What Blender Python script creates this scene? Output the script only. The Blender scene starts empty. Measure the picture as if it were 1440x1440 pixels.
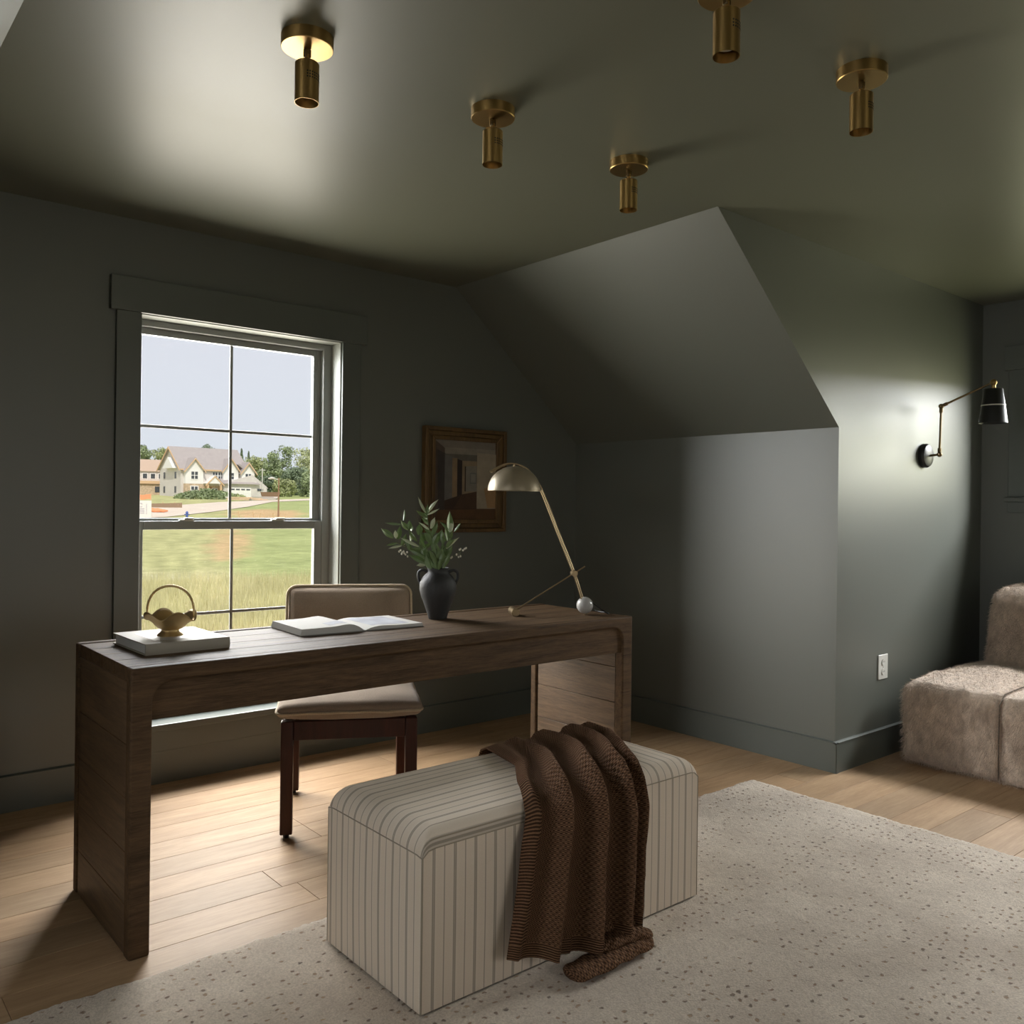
import bpy, bmesh, math, random
import numpy as np
from mathutils import Vector, Matrix, noise
from math import sin, cos, pi, radians, sqrt

random.seed(7)
SC = bpy.context.scene
COL = SC.collection

# ------------------------------------------------------------------ camera
H_CAM, F_PX, YAW, ROLL, CY = 1.22, 1230.5, 0.6991, 0.0123, 710.9
cd = bpy.data.cameras.new('camera')
cam = bpy.data.objects.new('camera', cd)
COL.objects.link(cam)
fw = Vector((sin(YAW), cos(YAW), 0)); rt = Vector((cos(YAW), -sin(YAW), 0)); up = Vector((0, 0, 1))
cx = cos(ROLL) * rt + sin(ROLL) * up
cyv = -sin(ROLL) * rt + cos(ROLL) * up
M = Matrix((cx, cyv, -fw)).transposed().to_4x4()
M.translation = Vector((0, 0, H_CAM))
cam.matrix_world = M
cd.sensor_fit = 'HORIZONTAL'
cd.sensor_width = 36.0
cd.lens = 36.0 * F_PX / 1440.0
cd.shift_y = (CY - 720.0) / 1440.0
cd.clip_start, cd.clip_end = 0.03, 2000
SC.camera = cam

# ------------------------------------------------------------------ colour management
SC.view_settings.view_transform = 'Standard'
SC.view_settings.look = 'None'
SC.view_settings.gamma = 1.0
SC.view_settings.exposure = 0.0
SC.view_settings.use_curve_mapping = False
SC.cycles.sample_clamp_indirect = 4.0

# ------------------------------------------------------------------ room numbers (metres)
YW, XK, YC, XS, H, ZK, XR = 3.874, 3.768, 2.133, 2.837, 2.412, 1.602, 5.344
XL, XSL = -0.49, 0.441            # left knee wall, left slope edge
YD = 0.30                         # other cheek of the dormer
YF = -1.75                        # wall behind the camera
XRL = XL + XK - XR                # window wall of the dormer added on the left for fill

# ------------------------------------------------------------------ world, sun, daylight and added fill at the windows
W = bpy.data.worlds.new('world'); SC.world = W; W.use_nodes = True
nt = W.node_tree; nt.nodes.clear()
wo = nt.nodes.new('ShaderNodeOutputWorld'); bg = nt.nodes.new('ShaderNodeBackground')
tc = nt.nodes.new('ShaderNodeTexCoord'); sx = nt.nodes.new('ShaderNodeSeparateXYZ'); cr = nt.nodes.new('ShaderNodeValToRGB')
nt.links.new(tc.outputs['Generated'], sx.inputs[0]); nt.links.new(sx.outputs['Z'], cr.inputs[0])
cr.color_ramp.elements[0].position = 0.0; cr.color_ramp.elements[0].color = (0.63, 0.68, 0.735, 1)
cr.color_ramp.elements[1].position = 0.35; cr.color_ramp.elements[1].color = (0.655, 0.655, 0.73, 1)
nt.links.new(cr.outputs[0], bg.inputs[0]); bg.inputs[1].default_value = 1.2
nt.links.new(bg.outputs[0], wo.inputs[0])

def lamp(name, kind, loc, rot, energy, color, sx=1, sy=1, angle=None, spread=None):
    d = bpy.data.lights.new(name, kind); o = bpy.data.objects.new(name, d); COL.objects.link(o)
    o.location = loc; o.rotation_euler = rot; d.energy = energy; d.color = color
    if kind == 'AREA':
        d.shape = 'RECTANGLE'; d.size = sx; d.size_y = sy
        if spread: d.spread = spread
    if angle is not None: d.angle = angle
    return o
sun = lamp('sun', 'SUN', (0, 0, 30), (0, 0, 0), 2.7, (1.0, 0.96, 0.88), angle=radians(2))
sun.rotation_euler = Vector((0.25, 0.62, -0.75)).to_track_quat('-Z', 'Y').to_euler()
# daylight: sky above and sunlit meadow below, outside the back and right dormer windows
GROUND = (1.0, 0.95, 0.82); SKY = (0.95, 0.97, 0.985)
lamp('daylight_sky', 'AREA', (1.65, YW + 1.1, 2.62), (radians(-90), 0, 0), 860, SKY, 3.6, 2.0)
lamp('daylight_ground', 'AREA', (1.65, YW + 1.1, 0.25), (radians(-90), 0, 0), 345, GROUND, 3.6, 2.7)
lamp('dormer_sky', 'AREA', (XR + 1.0, 1.22, 3.0), (0, radians(90), 0), 1250, (0.95, 0.97, 0.985), 2.0, 3.0)
lamp('dormer_ground', 'AREA', (XR + 1.0, 1.22, 0.5), (0, radians(90), 0), 190, (1.0, 0.99, 0.64), 3.0, 3.0)
lamp('left_fill_upper', 'AREA', (XRL - 1.0, 1.22, 2.35), (0, radians(-90), 0), 290, SKY, 2.0, 3.0)  # added fill from the left, upper half; no such source is seen
lamp('left_fill_lower', 'AREA', (XRL - 1.0, 1.22, 0.25), (0, radians(-90), 0), 230, GROUND, 2.2, 3.0)  # lower half of the added left fill
lamp('front_fill', 'AREA', (1.65, YF - 1.0, 1.6), (radians(90), 0, 0), 80, (1.0, 0.95, 0.86), 3.4, 3.0)  # fill lamp added behind the camera to brighten the front faces

# ------------------------------------------------------------------ helpers: materials
def s2l(c):
    return tuple(((x / 255.0) / 12.92 if x / 255.0 <= 0.04045 else ((x / 255.0 + 0.055) / 1.055) ** 2.4) for x in c)

class NT:
    """small wrapper for building node trees"""
    def __init__(s, name):
        s.m = bpy.data.materials.new(name); s.m.use_nodes = True
        s.t = s.m.node_tree; s.t.nodes.clear()
        s.out = s.n('ShaderNodeOutputMaterial')
    def n(s, typ, **kw):
        nd = s.t.nodes.new(typ)
        for k, v in kw.items():
            if k.startswith('i_'):
                key = k[2:]
                nd.inputs[int(key) if key.isdigit() else key.replace('_', ' ')].default_value = v
            else: setattr(nd, k, v)
        return nd
    def l(s, a, b): s.t.links.new(a, b)
    def bsdf(s, color=None, rough=0.5, metal=0.0, spec=0.5, **kw):
        b = s.n('ShaderNodeBsdfPrincipled')
        b.inputs['Roughness'].default_value = rough; b.inputs['Metallic'].default_value = metal
        b.inputs['Specular IOR Level'].default_value = spec
        if color is not None: b.inputs['Base Color'].default_value = (*color, 1)
        s.l(b.outputs[0], s.out.inputs[0]); s.b = b
        return b
    def coord(s, kind='Object', scale=(1, 1, 1), rot=(0, 0, 0)):
        c = s.n('ShaderNodeTexCoord'); m = s.n('ShaderNodeMapping')
        m.inputs['Scale'].default_value = scale; m.inputs['Rotation'].default_value = rot
        s.l(c.outputs[kind], m.inputs[0]); return m.outputs[0]
    def noise(s, vec, scale=5, detail=4, rough=0.55, dist=0.0):
        x = s.n('ShaderNodeTexNoise'); x.inputs['Scale'].default_value = scale; x.inputs['Detail'].default_value = detail
        x.inputs['Roughness'].default_value = rough; x.inputs['Distortion'].default_value = dist
        if vec is not None: s.l(vec, x.inputs['Vector'])
        return x.outputs['Fac']
    def ramp(s, fac, stops, interp='LINEAR'):
        r = s.n('ShaderNodeValToRGB'); cr = r.color_ramp; cr.interpolation = interp
        while len(cr.elements) < len(stops): cr.elements.new(0.5)
        for e, (p, c) in zip(cr.elements, stops):
            e.position = p; e.color = (*c, 1) if len(c) == 3 else c
        s.l(fac, r.inputs[0]); return r.outputs[0]
    def bump(s, height, strength=0.3, dist=0.01):
        b = s.n('ShaderNodeBump'); b.inputs['Strength'].default_value = strength; b.inputs['Distance'].default_value = dist
        s.l(height, b.inputs['Height']); s.l(b.outputs[0], s.b.inputs['Normal']); return b
    def math(s, op, a, b=None, c=None):
        m = s.n('ShaderNodeMath', operation=op)
        for i, x in enumerate((a, b, c)):
            if x is None: continue
            if isinstance(x, (int, float)): m.inputs[i].default_value = x
            else: s.l(x, m.inputs[i])
        return m.outputs[0]
    def mix(s, fac, a, b, blend='MIX'):
        m = s.n('ShaderNodeMix', data_type='RGBA', blend_type=blend)
        for sock, x in ((m.inputs[0], fac), (m.inputs[6], a), (m.inputs[7], b)):
            if isinstance(x, (int, float)): sock.default_value = x
            elif isinstance(x, tuple): sock.default_value = (*x, 1) if len(x) == 3 else x
            else: s.l(x, sock)
        return m.outputs[2]

def plain(name, srgb, rough=0.5, metal=0.0, spec=0.5, bump=0.0, bscale=80, var=0.0, vscale=6):
    t = NT(name); c = s2l(srgb); t.bsdf(c, rough, metal, spec)
    if var:
        f = t.noise(t.coord(), vscale, 4)
        t.l(t.ramp(f, [(0.3, tuple(x * (1 - var) for x in c)), (0.7, tuple(min(1, x * (1 + var)) for x in c))]), t.b.inputs['Base Color'])
    if bump: t.bump(t.noise(t.coord(), bscale, 3), bump, 0.004)
    return t.m

def wood(name, light, dark, axis, grain=14.0, stretch=12.0, rough=0.5, bump=0.25, tint=0.0, spec=0.35, streak=0.55):
    t = NT(name); t.bsdf(None, rough, 0, spec)
    c = t.n('ShaderNodeTexCoord'); oi = t.n('ShaderNodeObjectInfo')
    add = t.n('ShaderNodeVectorMath', operation='ADD'); t.l(c.outputs['Object'], add.inputs[0])
    off = t.n('ShaderNodeCombineXYZ'); r7 = t.math('MULTIPLY', oi.outputs['Random'], 37.0)
    for i in range(3): t.l(r7, off.inputs[i])
    t.l(off.outputs[0], add.inputs[1])
    mp = t.n('ShaderNodeMapping'); sc = [stretch, stretch, stretch]; sc['xyz'.index(axis)] = 1.0
    mp.inputs['Scale'].default_value = sc; t.l(add.outputs[0], mp.inputs[0]); v = mp.outputs[0]
    n1 = t.noise(v, grain * 0.12, 5, 0.6, 0.8); n2 = t.noise(v, grain * 0.8, 6, 0.7, 0.3)
    f = t.math('ADD', t.math('MULTIPLY', n1, streak), t.math('MULTIPLY', n2, 1 - streak))
    col = t.ramp(f, [(0.34, s2l(dark)), (0.66, s2l(light))])
    if tint:
        k = t.math('ADD', t.math('MULTIPLY', oi.outputs['Random'], 2 * tint), 1 - tint)
        col = t.mix(1.0, col, t.ramp(oi.outputs['Random'], [(0, (1 - tint,) * 3), (0.5, (1, 1 - tint * .25, 1 - tint * .5)), (1, (1, 1, 1))]), 'MULTIPLY')
    t.l(col, t.b.inputs['Base Color'])
    t.bump(n2, bump, 0.003)
    return t.m

def brushed(name, srgb, rough=0.32, axis='z'):
    t = NT(name); t.bsdf(s2l(srgb), rough, 1.0)
    sc = [220, 220, 220]; sc['xyz'.index(axis)] = 4
    f = t.noise(t.coord('Object', sc), 1.0, 2)
    r = t.math('ADD', t.math('MULTIPLY', f, 0.18), rough - 0.09)
    t.l(r, t.b.inputs['Roughness'])
    return t.m

# ------------------------------------------------------------------ helpers: geometry
def smoothstep(a, b, x):
    t = max(0.0, min(1.0, (x - a) / (b - a))); return t * t * (3 - 2 * t)

class MB:
    def __init__(s): s.v = []; s.f = []; s.uv = None
    def add(s, v, f):
        k = len(s.v); s.v += [tuple(p) for p in v]; s.f += [tuple(i + k for i in q) for q in f]; return s
    def box(s, x0, y0, z0, x1, y1, z1):
        return s.add([(x0, y0, z0), (x1, y0, z0), (x1, y1, z0), (x0, y1, z0), (x0, y0, z1), (x1, y0, z1), (x1, y1, z1), (x0, y1, z1)],
                     [(0, 3, 2, 1), (4, 5, 6, 7), (0, 1, 5, 4), (1, 2, 6, 5), (2, 3, 7, 6), (3, 0, 4, 7)])
    def prism(s, poly, axis, a, b):
        """poly: 2-D points in the two axes other than AXIS (cyclic order xy, yz -> for y: (x,z))"""
        def P(p, t): return {'x': (t, p[0], p[1]), 'y': (p[0], t, p[1]), 'z': (p[0], p[1], t)}[axis]
        n = len(poly); v = [P(p, a) for p in poly] + [P(p, b) for p in poly]
        f = [tuple(range(n)), tuple(range(2 * n - 1, n - 1, -1))]
        f += [((i + 1) % n, i, n + i, n + (i + 1) % n) for i in range(n)]
        return s.add(v, f)
    def ring(s, rows, closed=True, cap0=False, cap1=False):
        n = len(rows[0]); v = [p for r in rows for p in r]; f = []
        for i in range(len(rows) - 1):
            for j in range(n if closed else n - 1):
                f.append((i * n + j, i * n + (j + 1) % n, (i + 1) * n + (j + 1) % n, (i + 1) * n + j))
        if cap0: f.append(tuple(range(n - 1, -1, -1)))
        if cap1: f.append(tuple(range((len(rows) - 1) * n, len(rows) * n)))
        return s.add(v, f)
    def cyl(s, p0, p1, r0, r1=None, n=20, caps=True):
        r1 = r0 if r1 is None else r1
        p0, p1 = Vector(p0), Vector(p1); d = (p1 - p0).normalized()
        a = d.orthogonal().normalized(); b = d.cross(a)
        rows = [[p + r * (cos(2 * pi * k / n) * a + sin(2 * pi * k / n) * b) for k in range(n)] for p, r in ((p0, r0), (p1, r1))]
        return s.ring(rows, True, caps, caps)
    def lathe(s, prof, c=(0, 0, 0), n=32, axis=None, caps=False):
        """prof: (radius, height) pairs turned about AXIS (default z) through c"""
        c = Vector(c); d = Vector(axis).normalized() if axis else Vector((0, 0, 1))
        a = d.orthogonal().normalized(); b = d.cross(a)
        rows = [[c + z * d + r * (cos(2 * pi * k / n) * a + sin(2 * pi * k / n) * b) for k in range(n)] for r, z in prof]
        return s.ring(rows, True, caps, caps)
    def tube(s, pts, r, n=10, caps=True, flat=None):
        pts = [Vector(p) for p in pts]; N = len(pts)
        rr = r if isinstance(r, (list, tuple)) else [r] * N
        rows = []; a = None
        for i, p in enumerate(pts):
            d = (pts[min(i + 1, N - 1)] - pts[max(i - 1, 0)]).normalized()
            a = (d.orthogonal() if a is None else a - a.dot(d) * d).normalized(); b = d.cross(a)
            rows.append([p + rr[i] * (cos(2 * pi * k / n) * a + sin(2 * pi * k / n) * b) for k in range(n)])
        return s.ring(rows, True, caps, caps)
    def ball(s, c, r, n=20, m=12, sc=(1, 1, 1)):
        rows = []
        for i in range(1, m):
            t = pi * i / m
            rows.append([(c[0] + sc[0] * r * sin(t) * cos(2 * pi * k / n), c[1] + sc[1] * r * sin(t) * sin(2 * pi * k / n), c[2] - sc[2] * r * cos(t)) for k in range(n)])
        k0 = len(s.v); s.ring(rows)
        s.v += [(c[0], c[1], c[2] - sc[2] * r), (c[0], c[1], c[2] + sc[2] * r)]
        b, t = len(s.v) - 2, len(s.v) - 1; e = k0 + (m - 2) * n
        s.f += [(k0 + (k + 1) % n, k0 + k, b) for k in range(n)] + [(e + k, e + (k + 1) % n, t) for k in range(n)]
        return s
    def build(s, name, mat, parent=None, bevel=0.0, seg=2, angle=35, local=True, smooth=True, cubic=0):
        me = bpy.data.meshes.new(name); me.from_pydata(s.v, [], s.f)
        if s.uv is not None:
            ul = me.uv_layers.new(name='UVMap')
            for lp in me.loops: ul.data[lp.index].uv = s.uv[lp.vertex_index]
        bm = bmesh.new(); bm.from_mesh(me); bmesh.ops.recalc_face_normals(bm, faces=bm.faces); bm.to_mesh(me); bm.free()
        if smooth:
            me.polygons.foreach_set('use_smooth', [True] * len(me.polygons)); me.set_sharp_from_angle(angle=radians(angle))
        me.materials.append(mat); me.update()
        o = bpy.data.objects.new(name, me); COL.objects.link(o)
        if bevel:
            b = o.modifiers.new('edge', 'BEVEL'); b.width = bevel; b.segments = seg; b.limit_method = 'ANGLE'; b.angle_limit = radians(40)
        if parent is not None:
            o.parent = parent
            if not local:   # vertices were given in world coordinates
                o.matrix_parent_inverse = Matrix.Translation(-parent.location)
        return o

def tag(o, label=None, cat=None, group=None, kind=None):
    for k, v in (('label', label), ('category', cat), ('group', group), ('kind', kind)):
        if v: o[k] = v
    return o
def empty(name, loc=(0, 0, 0), rz=0.0, label=None, cat=None, group=None, kind=None):
    o = bpy.data.objects.new(name, None); COL.objects.link(o)
    o.location = loc; o.rotation_euler = (0, 0, rz); o.empty_display_size = 0.1
    return tag(o, label, cat, group, kind)
def kids(o): return [c for c in bpy.data.objects if c.parent == o]
def copy_tree(o, parent=None):
    ch = kids(o); c = o.copy(); COL.objects.link(c)
    if parent is not None: c.parent = parent
    for k in ch: copy_tree(k, c)
    return c
def struct(o): o['kind'] = 'structure'; return o

def rbox(hx, hy, hz, r, n=12, fn=None, c=(0, 0, 0), nx=None, ny=None, nz=None):
    """rounded box as a closed grid; FN moves each point (p, normal)->p"""
    bm = bmesh.new(); cnt = (nx or n, ny or n, nz or n); h = (hx, hy, hz); seen = {}
    def vert(p):
        q = [max(-(h[i] - r), min(h[i] - r, p[i])) for i in range(3)]
        d = Vector([p[i] - q[i] for i in range(3)])
        nrm = d.normalized() if d.length > 1e-9 else Vector((0, 0, 0))
        w = Vector(q) + r * nrm
        if fn: w = fn(w, nrm)
        key = tuple(round(x, 6) for x in p)
        if key not in seen: seen[key] = bm.verts.new(Vector(w) + Vector(c))
        return seen[key]
    def grid(k, i):   # spacing denser near the rounded edge
        t = i / cnt[k]; e = min(0.35, 1.2 * r / h[k])
        if t < 0.25: x = -1 + e * (1 - cos(t / 0.25 * pi / 2)) if False else -1 + e * t / 0.25
        elif t > 0.75: x = 1 - e * (1 - t) / 0.25
        else: x = -1 + e + (2 - 2 * e) * (t - 0.25) / 0.5
        return h[k] * x
    for ax in range(3):
        u, w = (ax + 1) % 3, (ax + 2) % 3
        for sgn in (-1, 1):
            for i in range(cnt[u]):
                for j in range(cnt[w]):
                    q = []
                    for a, b in ((i, j), (i + 1, j), (i + 1, j + 1), (i, j + 1)):
                        p = [0, 0, 0]; p[ax] = sgn * h[ax]; p[u] = grid(u, a); p[w] = grid(w, b); q.append(vert(p))
                    try: bm.faces.new(q if sgn > 0 else q[::-1])
                    except ValueError: pass
    bm.verts.index_update()
    m = MB(); m.v = [tuple(v.co) for v in bm.verts]; m.f = [tuple(v.index for v in f.verts) for f in bm.faces]; bm.free()
    return m

# ------------------------------------------------------------------ materials
def paint(name, srgb, rough, spec=0.5):
    t = NT(name); t.bsdf(s2l(srgb), rough, 0, spec); t.bump(t.noise(t.coord(), 260, 2), 0.05, 0.002); return t.m
P_WALL = paint('wall_paint', (85, 88, 80), 0.46, 1.0)
P_CEIL = paint('ceiling_paint', (93, 94, 81), 0.42)
P_TRIM = paint('trim_paint', (84, 89, 83), 0.40, 0.8)
P_SILL = paint('sill_paint', (150, 152, 147), 0.35)
VINYL = plain('window_vinyl', (134, 136, 133), 0.4)
OAK = wood('oak_plank', (187, 158, 124), (155, 125, 94), 'x', 16, 10, 0.55, 0.10, 0.16, 0.3)
SUBF = plain('subfloor', (120, 95, 70), 0.7)
DESKX = wood('desk_oak_lengthwise', (100, 79, 57), (54, 41, 29), 'x', 22, 14, 0.62, 0.4, 0.08, 0.14)
DESKY = wood('desk_oak_crosswise', (112, 89, 65), (62, 47, 34), 'y', 22, 14, 0.5, 0.35, 0.08)
DESKZ = wood('desk_oak_upright', (122, 94, 66), (68, 50, 35), 'z', 22, 14, 0.5, 0.35, 0.08)
CHAIRW = wood('chair_walnut', (74, 36, 24), (46, 20, 13), 'z', 18, 10, 0.4, 0.1)
BRASS = brushed('aged_brass', (172, 142, 90), 0.34)
BRASSD = brushed('dark_brass', (112, 96, 68), 0.38)
BRASSB = plain('cast_brass', (186, 160, 112), 0.45, 0.85, bump=0.15, bscale=40)
BLACK = plain('black_metal', (26, 26, 25), 0.42)
WHITEP = plain('white_plastic', (196, 194, 186), 0.4)
GLASSB = plain('bulb_glass', (205, 200, 190), 0.25)
CERAM = plain('black_ceramic', (42, 41, 40), 0.62, bump=0.2, bscale=120)
MARBLE = plain('white_marble', (170, 167, 162), 0.25, var=0.08, vscale=30)
LEAF = plain('leaf_green', (92, 112, 66), 0.42, var=0.15, vscale=30)
LEAFP = plain('pale_leaf', (170, 176, 146), 0.42)
STEM = plain('stem_green', (84, 92, 56), 0.6)
BERRY = plain('white_bud', (196, 192, 176), 0.5)

def fabric(name, srgb, scale=700, bump=0.45, var=0.2):
    t = NT(name); c = s2l(srgb); t.bsdf(c, 0.9, 0, 0.15)
    t.b.inputs['Sheen Weight'].default_value = 0.15
    co = t.coord('Object', (1, 1, 1)); f = t.noise(co, scale * 0.5, 2)
    f2 = t.noise(co, 9, 4)
    k = t.math('ADD', t.math('MULTIPLY', f, 0.6), t.math('MULTIPLY', f2, 0.4))
    t.l(t.ramp(k, [(0.3, tuple(x * (1 - var) for x in c)), (0.7, tuple(x * (1 + var) for x in c))]), t.b.inputs['Base Color'])
    t.bump(f, bump, 0.002); return t.m
LINEN = fabric('chair_linen', (152, 134, 116))
LINENP = fabric('chair_piping', (184, 166, 140))

def glass():
    t = NT('window_glass'); tr = t.n('ShaderNodeBsdfTransparent'); gl = t.n('ShaderNodeBsdfGlossy'); gl.inputs['Roughness'].default_value = 0.0
    mx = t.n('ShaderNodeMixShader'); mx.inputs[0].default_value = 0.03
    t.l(tr.outputs[0], mx.inputs[1]); t.l(gl.outputs[0], mx.inputs[2]); t.l(mx.outputs[0], t.out.inputs[0]); return t.m
GLASS = glass()

# ================================================================== THE ROOM
T = 0.15
# window wall, with the opening of window_1
OX0, OX1, OZ0, OZ1 = 1.155, 2.15, 0.235, 2.035
wb = MB()
wb.prism([(XL, 0), (OX0, 0), (OX0, H), (XSL, H), (XL, ZK)], 'y', YW, YW + T)
wb.prism([(OX1, 0), (XK, 0), (XK, ZK), (XS, H), (OX1, H)], 'y', YW, YW + T)
wb.box(OX0, YW, 0, OX1, YW + T, OZ0).box(OX0, YW, OZ1, OX1, YW + T, H)
struct(wb.build('wall_back', P_WALL, smooth=False))
# knee wall on the right, slope above it, dormer cheeks
struct(MB().box(XK, YC + 0.1, 0, XK + T, YW + T, ZK).build('wall_right', P_WALL, smooth=False))
struct(MB().box(XK, YF - T, 0, XK + T, YD - 0.1, ZK).build('wall_right_front', P_WALL, smooth=False))
def slope(x0, z0, x1, z1, ya, yb, t=0.12):
    d = Vector((x1 - x0, z1 - z0)).normalized(); nrm = Vector((-d.y, d.x)) * t
    if nrm.y < 0: nrm = -nrm
    return MB().prism([(x0, z0), (x1, z1), (x1 + nrm.x, z1 + nrm.y), (x0 + nrm.x, z0 + nrm.y)], 'y', ya, yb)
struct(slope(XS, H, XK, ZK, YC + 0.1, YW + T).build('ceiling_slope_right', P_WALL, smooth=False))
struct(slope(XS, H, XK, ZK, YF - T, YD - 0.1).build('ceiling_slope_right_front', P_WALL, smooth=False))
struct(slope(XSL, H, XL, ZK, YC + 0.1, YW + T).build('ceiling_slope_left', P_WALL, smooth=False))
struct(slope(XSL, H, XL, ZK, YF - T, YD - 0.1).build('ceiling_slope_left_front', P_WALL, smooth=False))
struct(MB().box(XL - T, YC + 0.1, 0, XL, YW + T, ZK).build('wall_left', P_WALL, smooth=False))
struct(MB().box(XL - T, YF - T, 0, XL, YD - 0.1, ZK).build('wall_left_front', P_WALL, smooth=False))
for nm, y0 in (('wall_left_dormer_back', YC), ('wall_left_dormer_front', YD - 0.10)):
    struct(MB().prism([(XRL, 0), (XL, 0), (XL, ZK), (XSL, H), (XRL, H)], 'y', y0, y0 + 0.10).build(nm, P_WALL, smooth=False))  # cheeks of the unseen dormer added for the left fill
# cheek walls: full height, cut by the slope of the roof
struct(MB().prism([(XK, 0), (XR, 0), (XR, H), (XS, H), (XK, ZK)], 'y', YC, YC + 0.10).build('wall_dormer_back', P_WALL, smooth=False))
struct(MB().prism([(XK, 0), (XR, 0), (XR, H), (XS, H), (XK, ZK)], 'y', YD - 0.10, YD).build('wall_dormer_front', P_WALL, smooth=False))
# dormer window wall with the opening of window_2
DY0, DY1, DZ0, DZ1 = 0.56, 1.88, 1.30, 2.02
wr = MB().box(XR, YD - 0.1, 0, XR + T, DY0, H).box(XR, DY1, 0, XR + T, YC + 0.1, H).box(XR, DY0, 0, XR + T, DY1, DZ0).box(XR, DY0, DZ1, XR + T, DY1, H)
struct(wr.build('wall_dormer_right', P_WALL, smooth=False))
wl = MB().box(XRL - T, YD - 0.1, 0, XRL, DY0, H).box(XRL - T, DY1, 0, XRL, YC + 0.1, H).box(XRL - T, DY0, 0, XRL, DY1, DZ0).box(XRL - T, DY0, DZ1, XRL, DY1, H)  # opening put in for the left fill lamps
struct(wl.build('wall_left_fill_window', P_WALL, smooth=False))
# wall behind the camera with an added window for fill light
FX0, FX1, FZ0, FZ1 = 0.9, 2.4, 0.6, 2.05
wf = MB()
wf.prism([(XL, 0), (FX0, 0), (FX0, H), (XSL, H), (XL, ZK)], 'y', YF - T, YF)
wf.prism([(FX1, 0), (XK, 0), (XK, ZK), (XS, H), (FX1, H)], 'y', YF - T, YF)
wf.box(FX0, YF - T, 0, FX1, YF, FZ0).box(FX0, YF - T, FZ1, FX1, YF, H)
struct(wf.build('wall_front', P_WALL, smooth=False))
struct(MB().box(XRL - T, YF - T, H, XR + T, YW + T, H + 0.1).build('ceiling', P_CEIL, smooth=False))
# floor: slab and separate oak planks
floor = struct(MB().box(XRL - T, YF - T, -0.12, XR + T, YW + T, -0.014).build('floor', SUBF, smooth=False))
PW = 0.152
row = 0; y = 2.588 - 19 * PW
rng = random.Random(3)
while y < YW:
    y1 = min(y + PW, YW)
    x = XL - rng.uniform(0.0, 1.4)
    if abs(y - 2.588) < 0.02: x = 1.242 - 2.1
    while x < XR:
        Ln = rng.uniform(1.1, 2.1)
        if abs(y - 2.588) < 0.02: Ln = 2.1
        a, b = max(x, XL), min(x + Ln, XR)
        x += Ln
        if y > YC - 0.02: b = min(b, XK)
        if b - a < 0.05 or y1 < 0.3: continue
        if a > -0.3 and b < 3.25 and y1 < 2.2: continue        # wholly under the rug
        g = 0.0007
        MB().box(a + g, y + g, -0.014, b - g, y1 - g, 0.0).build('plank', OAK, floor, bevel=0.0008, seg=1, smooth=False)
    y += PW

# baseboards with a small cap
def baseboard(name, p0, p1, inward, h=0.135):
    """straight run from p0 to p1 on a wall; INWARD points into the room"""
    p0, p1, n = Vector((*p0, 0)), Vector((*p1, 0)), Vector((*inward, 0))
    def P(t, z): return n * t + Vector((0, 0, z))
    prof = [(0.0, 0.0), (0.014, 0.0), (0.014, h), (0.017, h + 0.001), (0.017, h + 0.006), (0.006, h + 0.010), (0.0, h + 0.010)]
    rows = [[p + P(a, z) for a, z in prof] for p in (p0, p1)]
    return struct(MB().ring(rows, True, True, True).build(name, P_TRIM, smooth=False))
baseboard('baseboard_back', (XL, YW), (XK, YW), (0, -1))
baseboard('baseboard_right', (XK, YC - 0.017), (XK, YW), (-1, 0))
baseboard('baseboard_dormer_back', (XK - 0.017, YC), (XR, YC), (0, -1))
baseboard('baseboard_dormer_right', (XR, YD), (XR, YC), (-1, 0))
baseboard('baseboard_left', (XL, YC), (XL, YW), (1, 0))

# ------------------------------------------------------------------ window_1: double-hung, 2-over-2
w1 = empty('window_1', (1.65, YW, 0), kind='structure')
def wp(m, name, mat, par=w1, bevel=0.002): return m.build(name, mat, par, bevel=bevel, seg=2, local=False, smooth=False)
JX0, JX1, JZ0, JZ1 = 1.172, 2.132, 0.262, 2.014      # faces of the jamb lining
wp(MB().box(1.079, YW - 0.019, 0.105, 1.180, YW, 2.018), 'casing', P_TRIM)
wp(MB().box(2.138, YW - 0.019, 0.105, 2.240, YW, 2.018), 'casing', P_TRIM)
wp(MB().box(1.054, YW - 0.026, 2.018, 2.272, YW, 2.162), 'header', P_TRIM)
wp(MB().box(1.08, YW - 0.019, 0.14, 2.24, YW, 0.232), 'apron', P_TRIM)
wp(MB().box(1.05, YW - 0.045, 0.232, 2.27, YW + 0.10, 0.262), 'sill', P_TRIM, bevel=0.004)
j = MB().box(OX0, YW - 0.004, JZ0, JX0, YW + T, OZ1).box(JX1, YW - 0.004, JZ0, OX1, YW + T, OZ1).box(JX0, YW - 0.004, JZ1, JX1, YW + T, OZ1)
wp(j, 'jamb', P_SILL, bevel=0.001)
fr = MB().box(JX0, YW + 0.088, JZ0, 1.190, YW + 0.15, JZ1).box(2.090, YW + 0.088, JZ0, JX1, YW + 0.15, JZ1)
fr.box(1.190, YW + 0.088, 1.985, 2.090, YW + 0.15, JZ1).box(1.190, YW + 0.088, JZ0, 2.090, YW + 0.15, 0.295)
fr.box(2.072, YW + 0.120, 0.295, 2.090, YW + 0.15, 1.985)
wp(fr, 'frame', VINYL)
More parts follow.
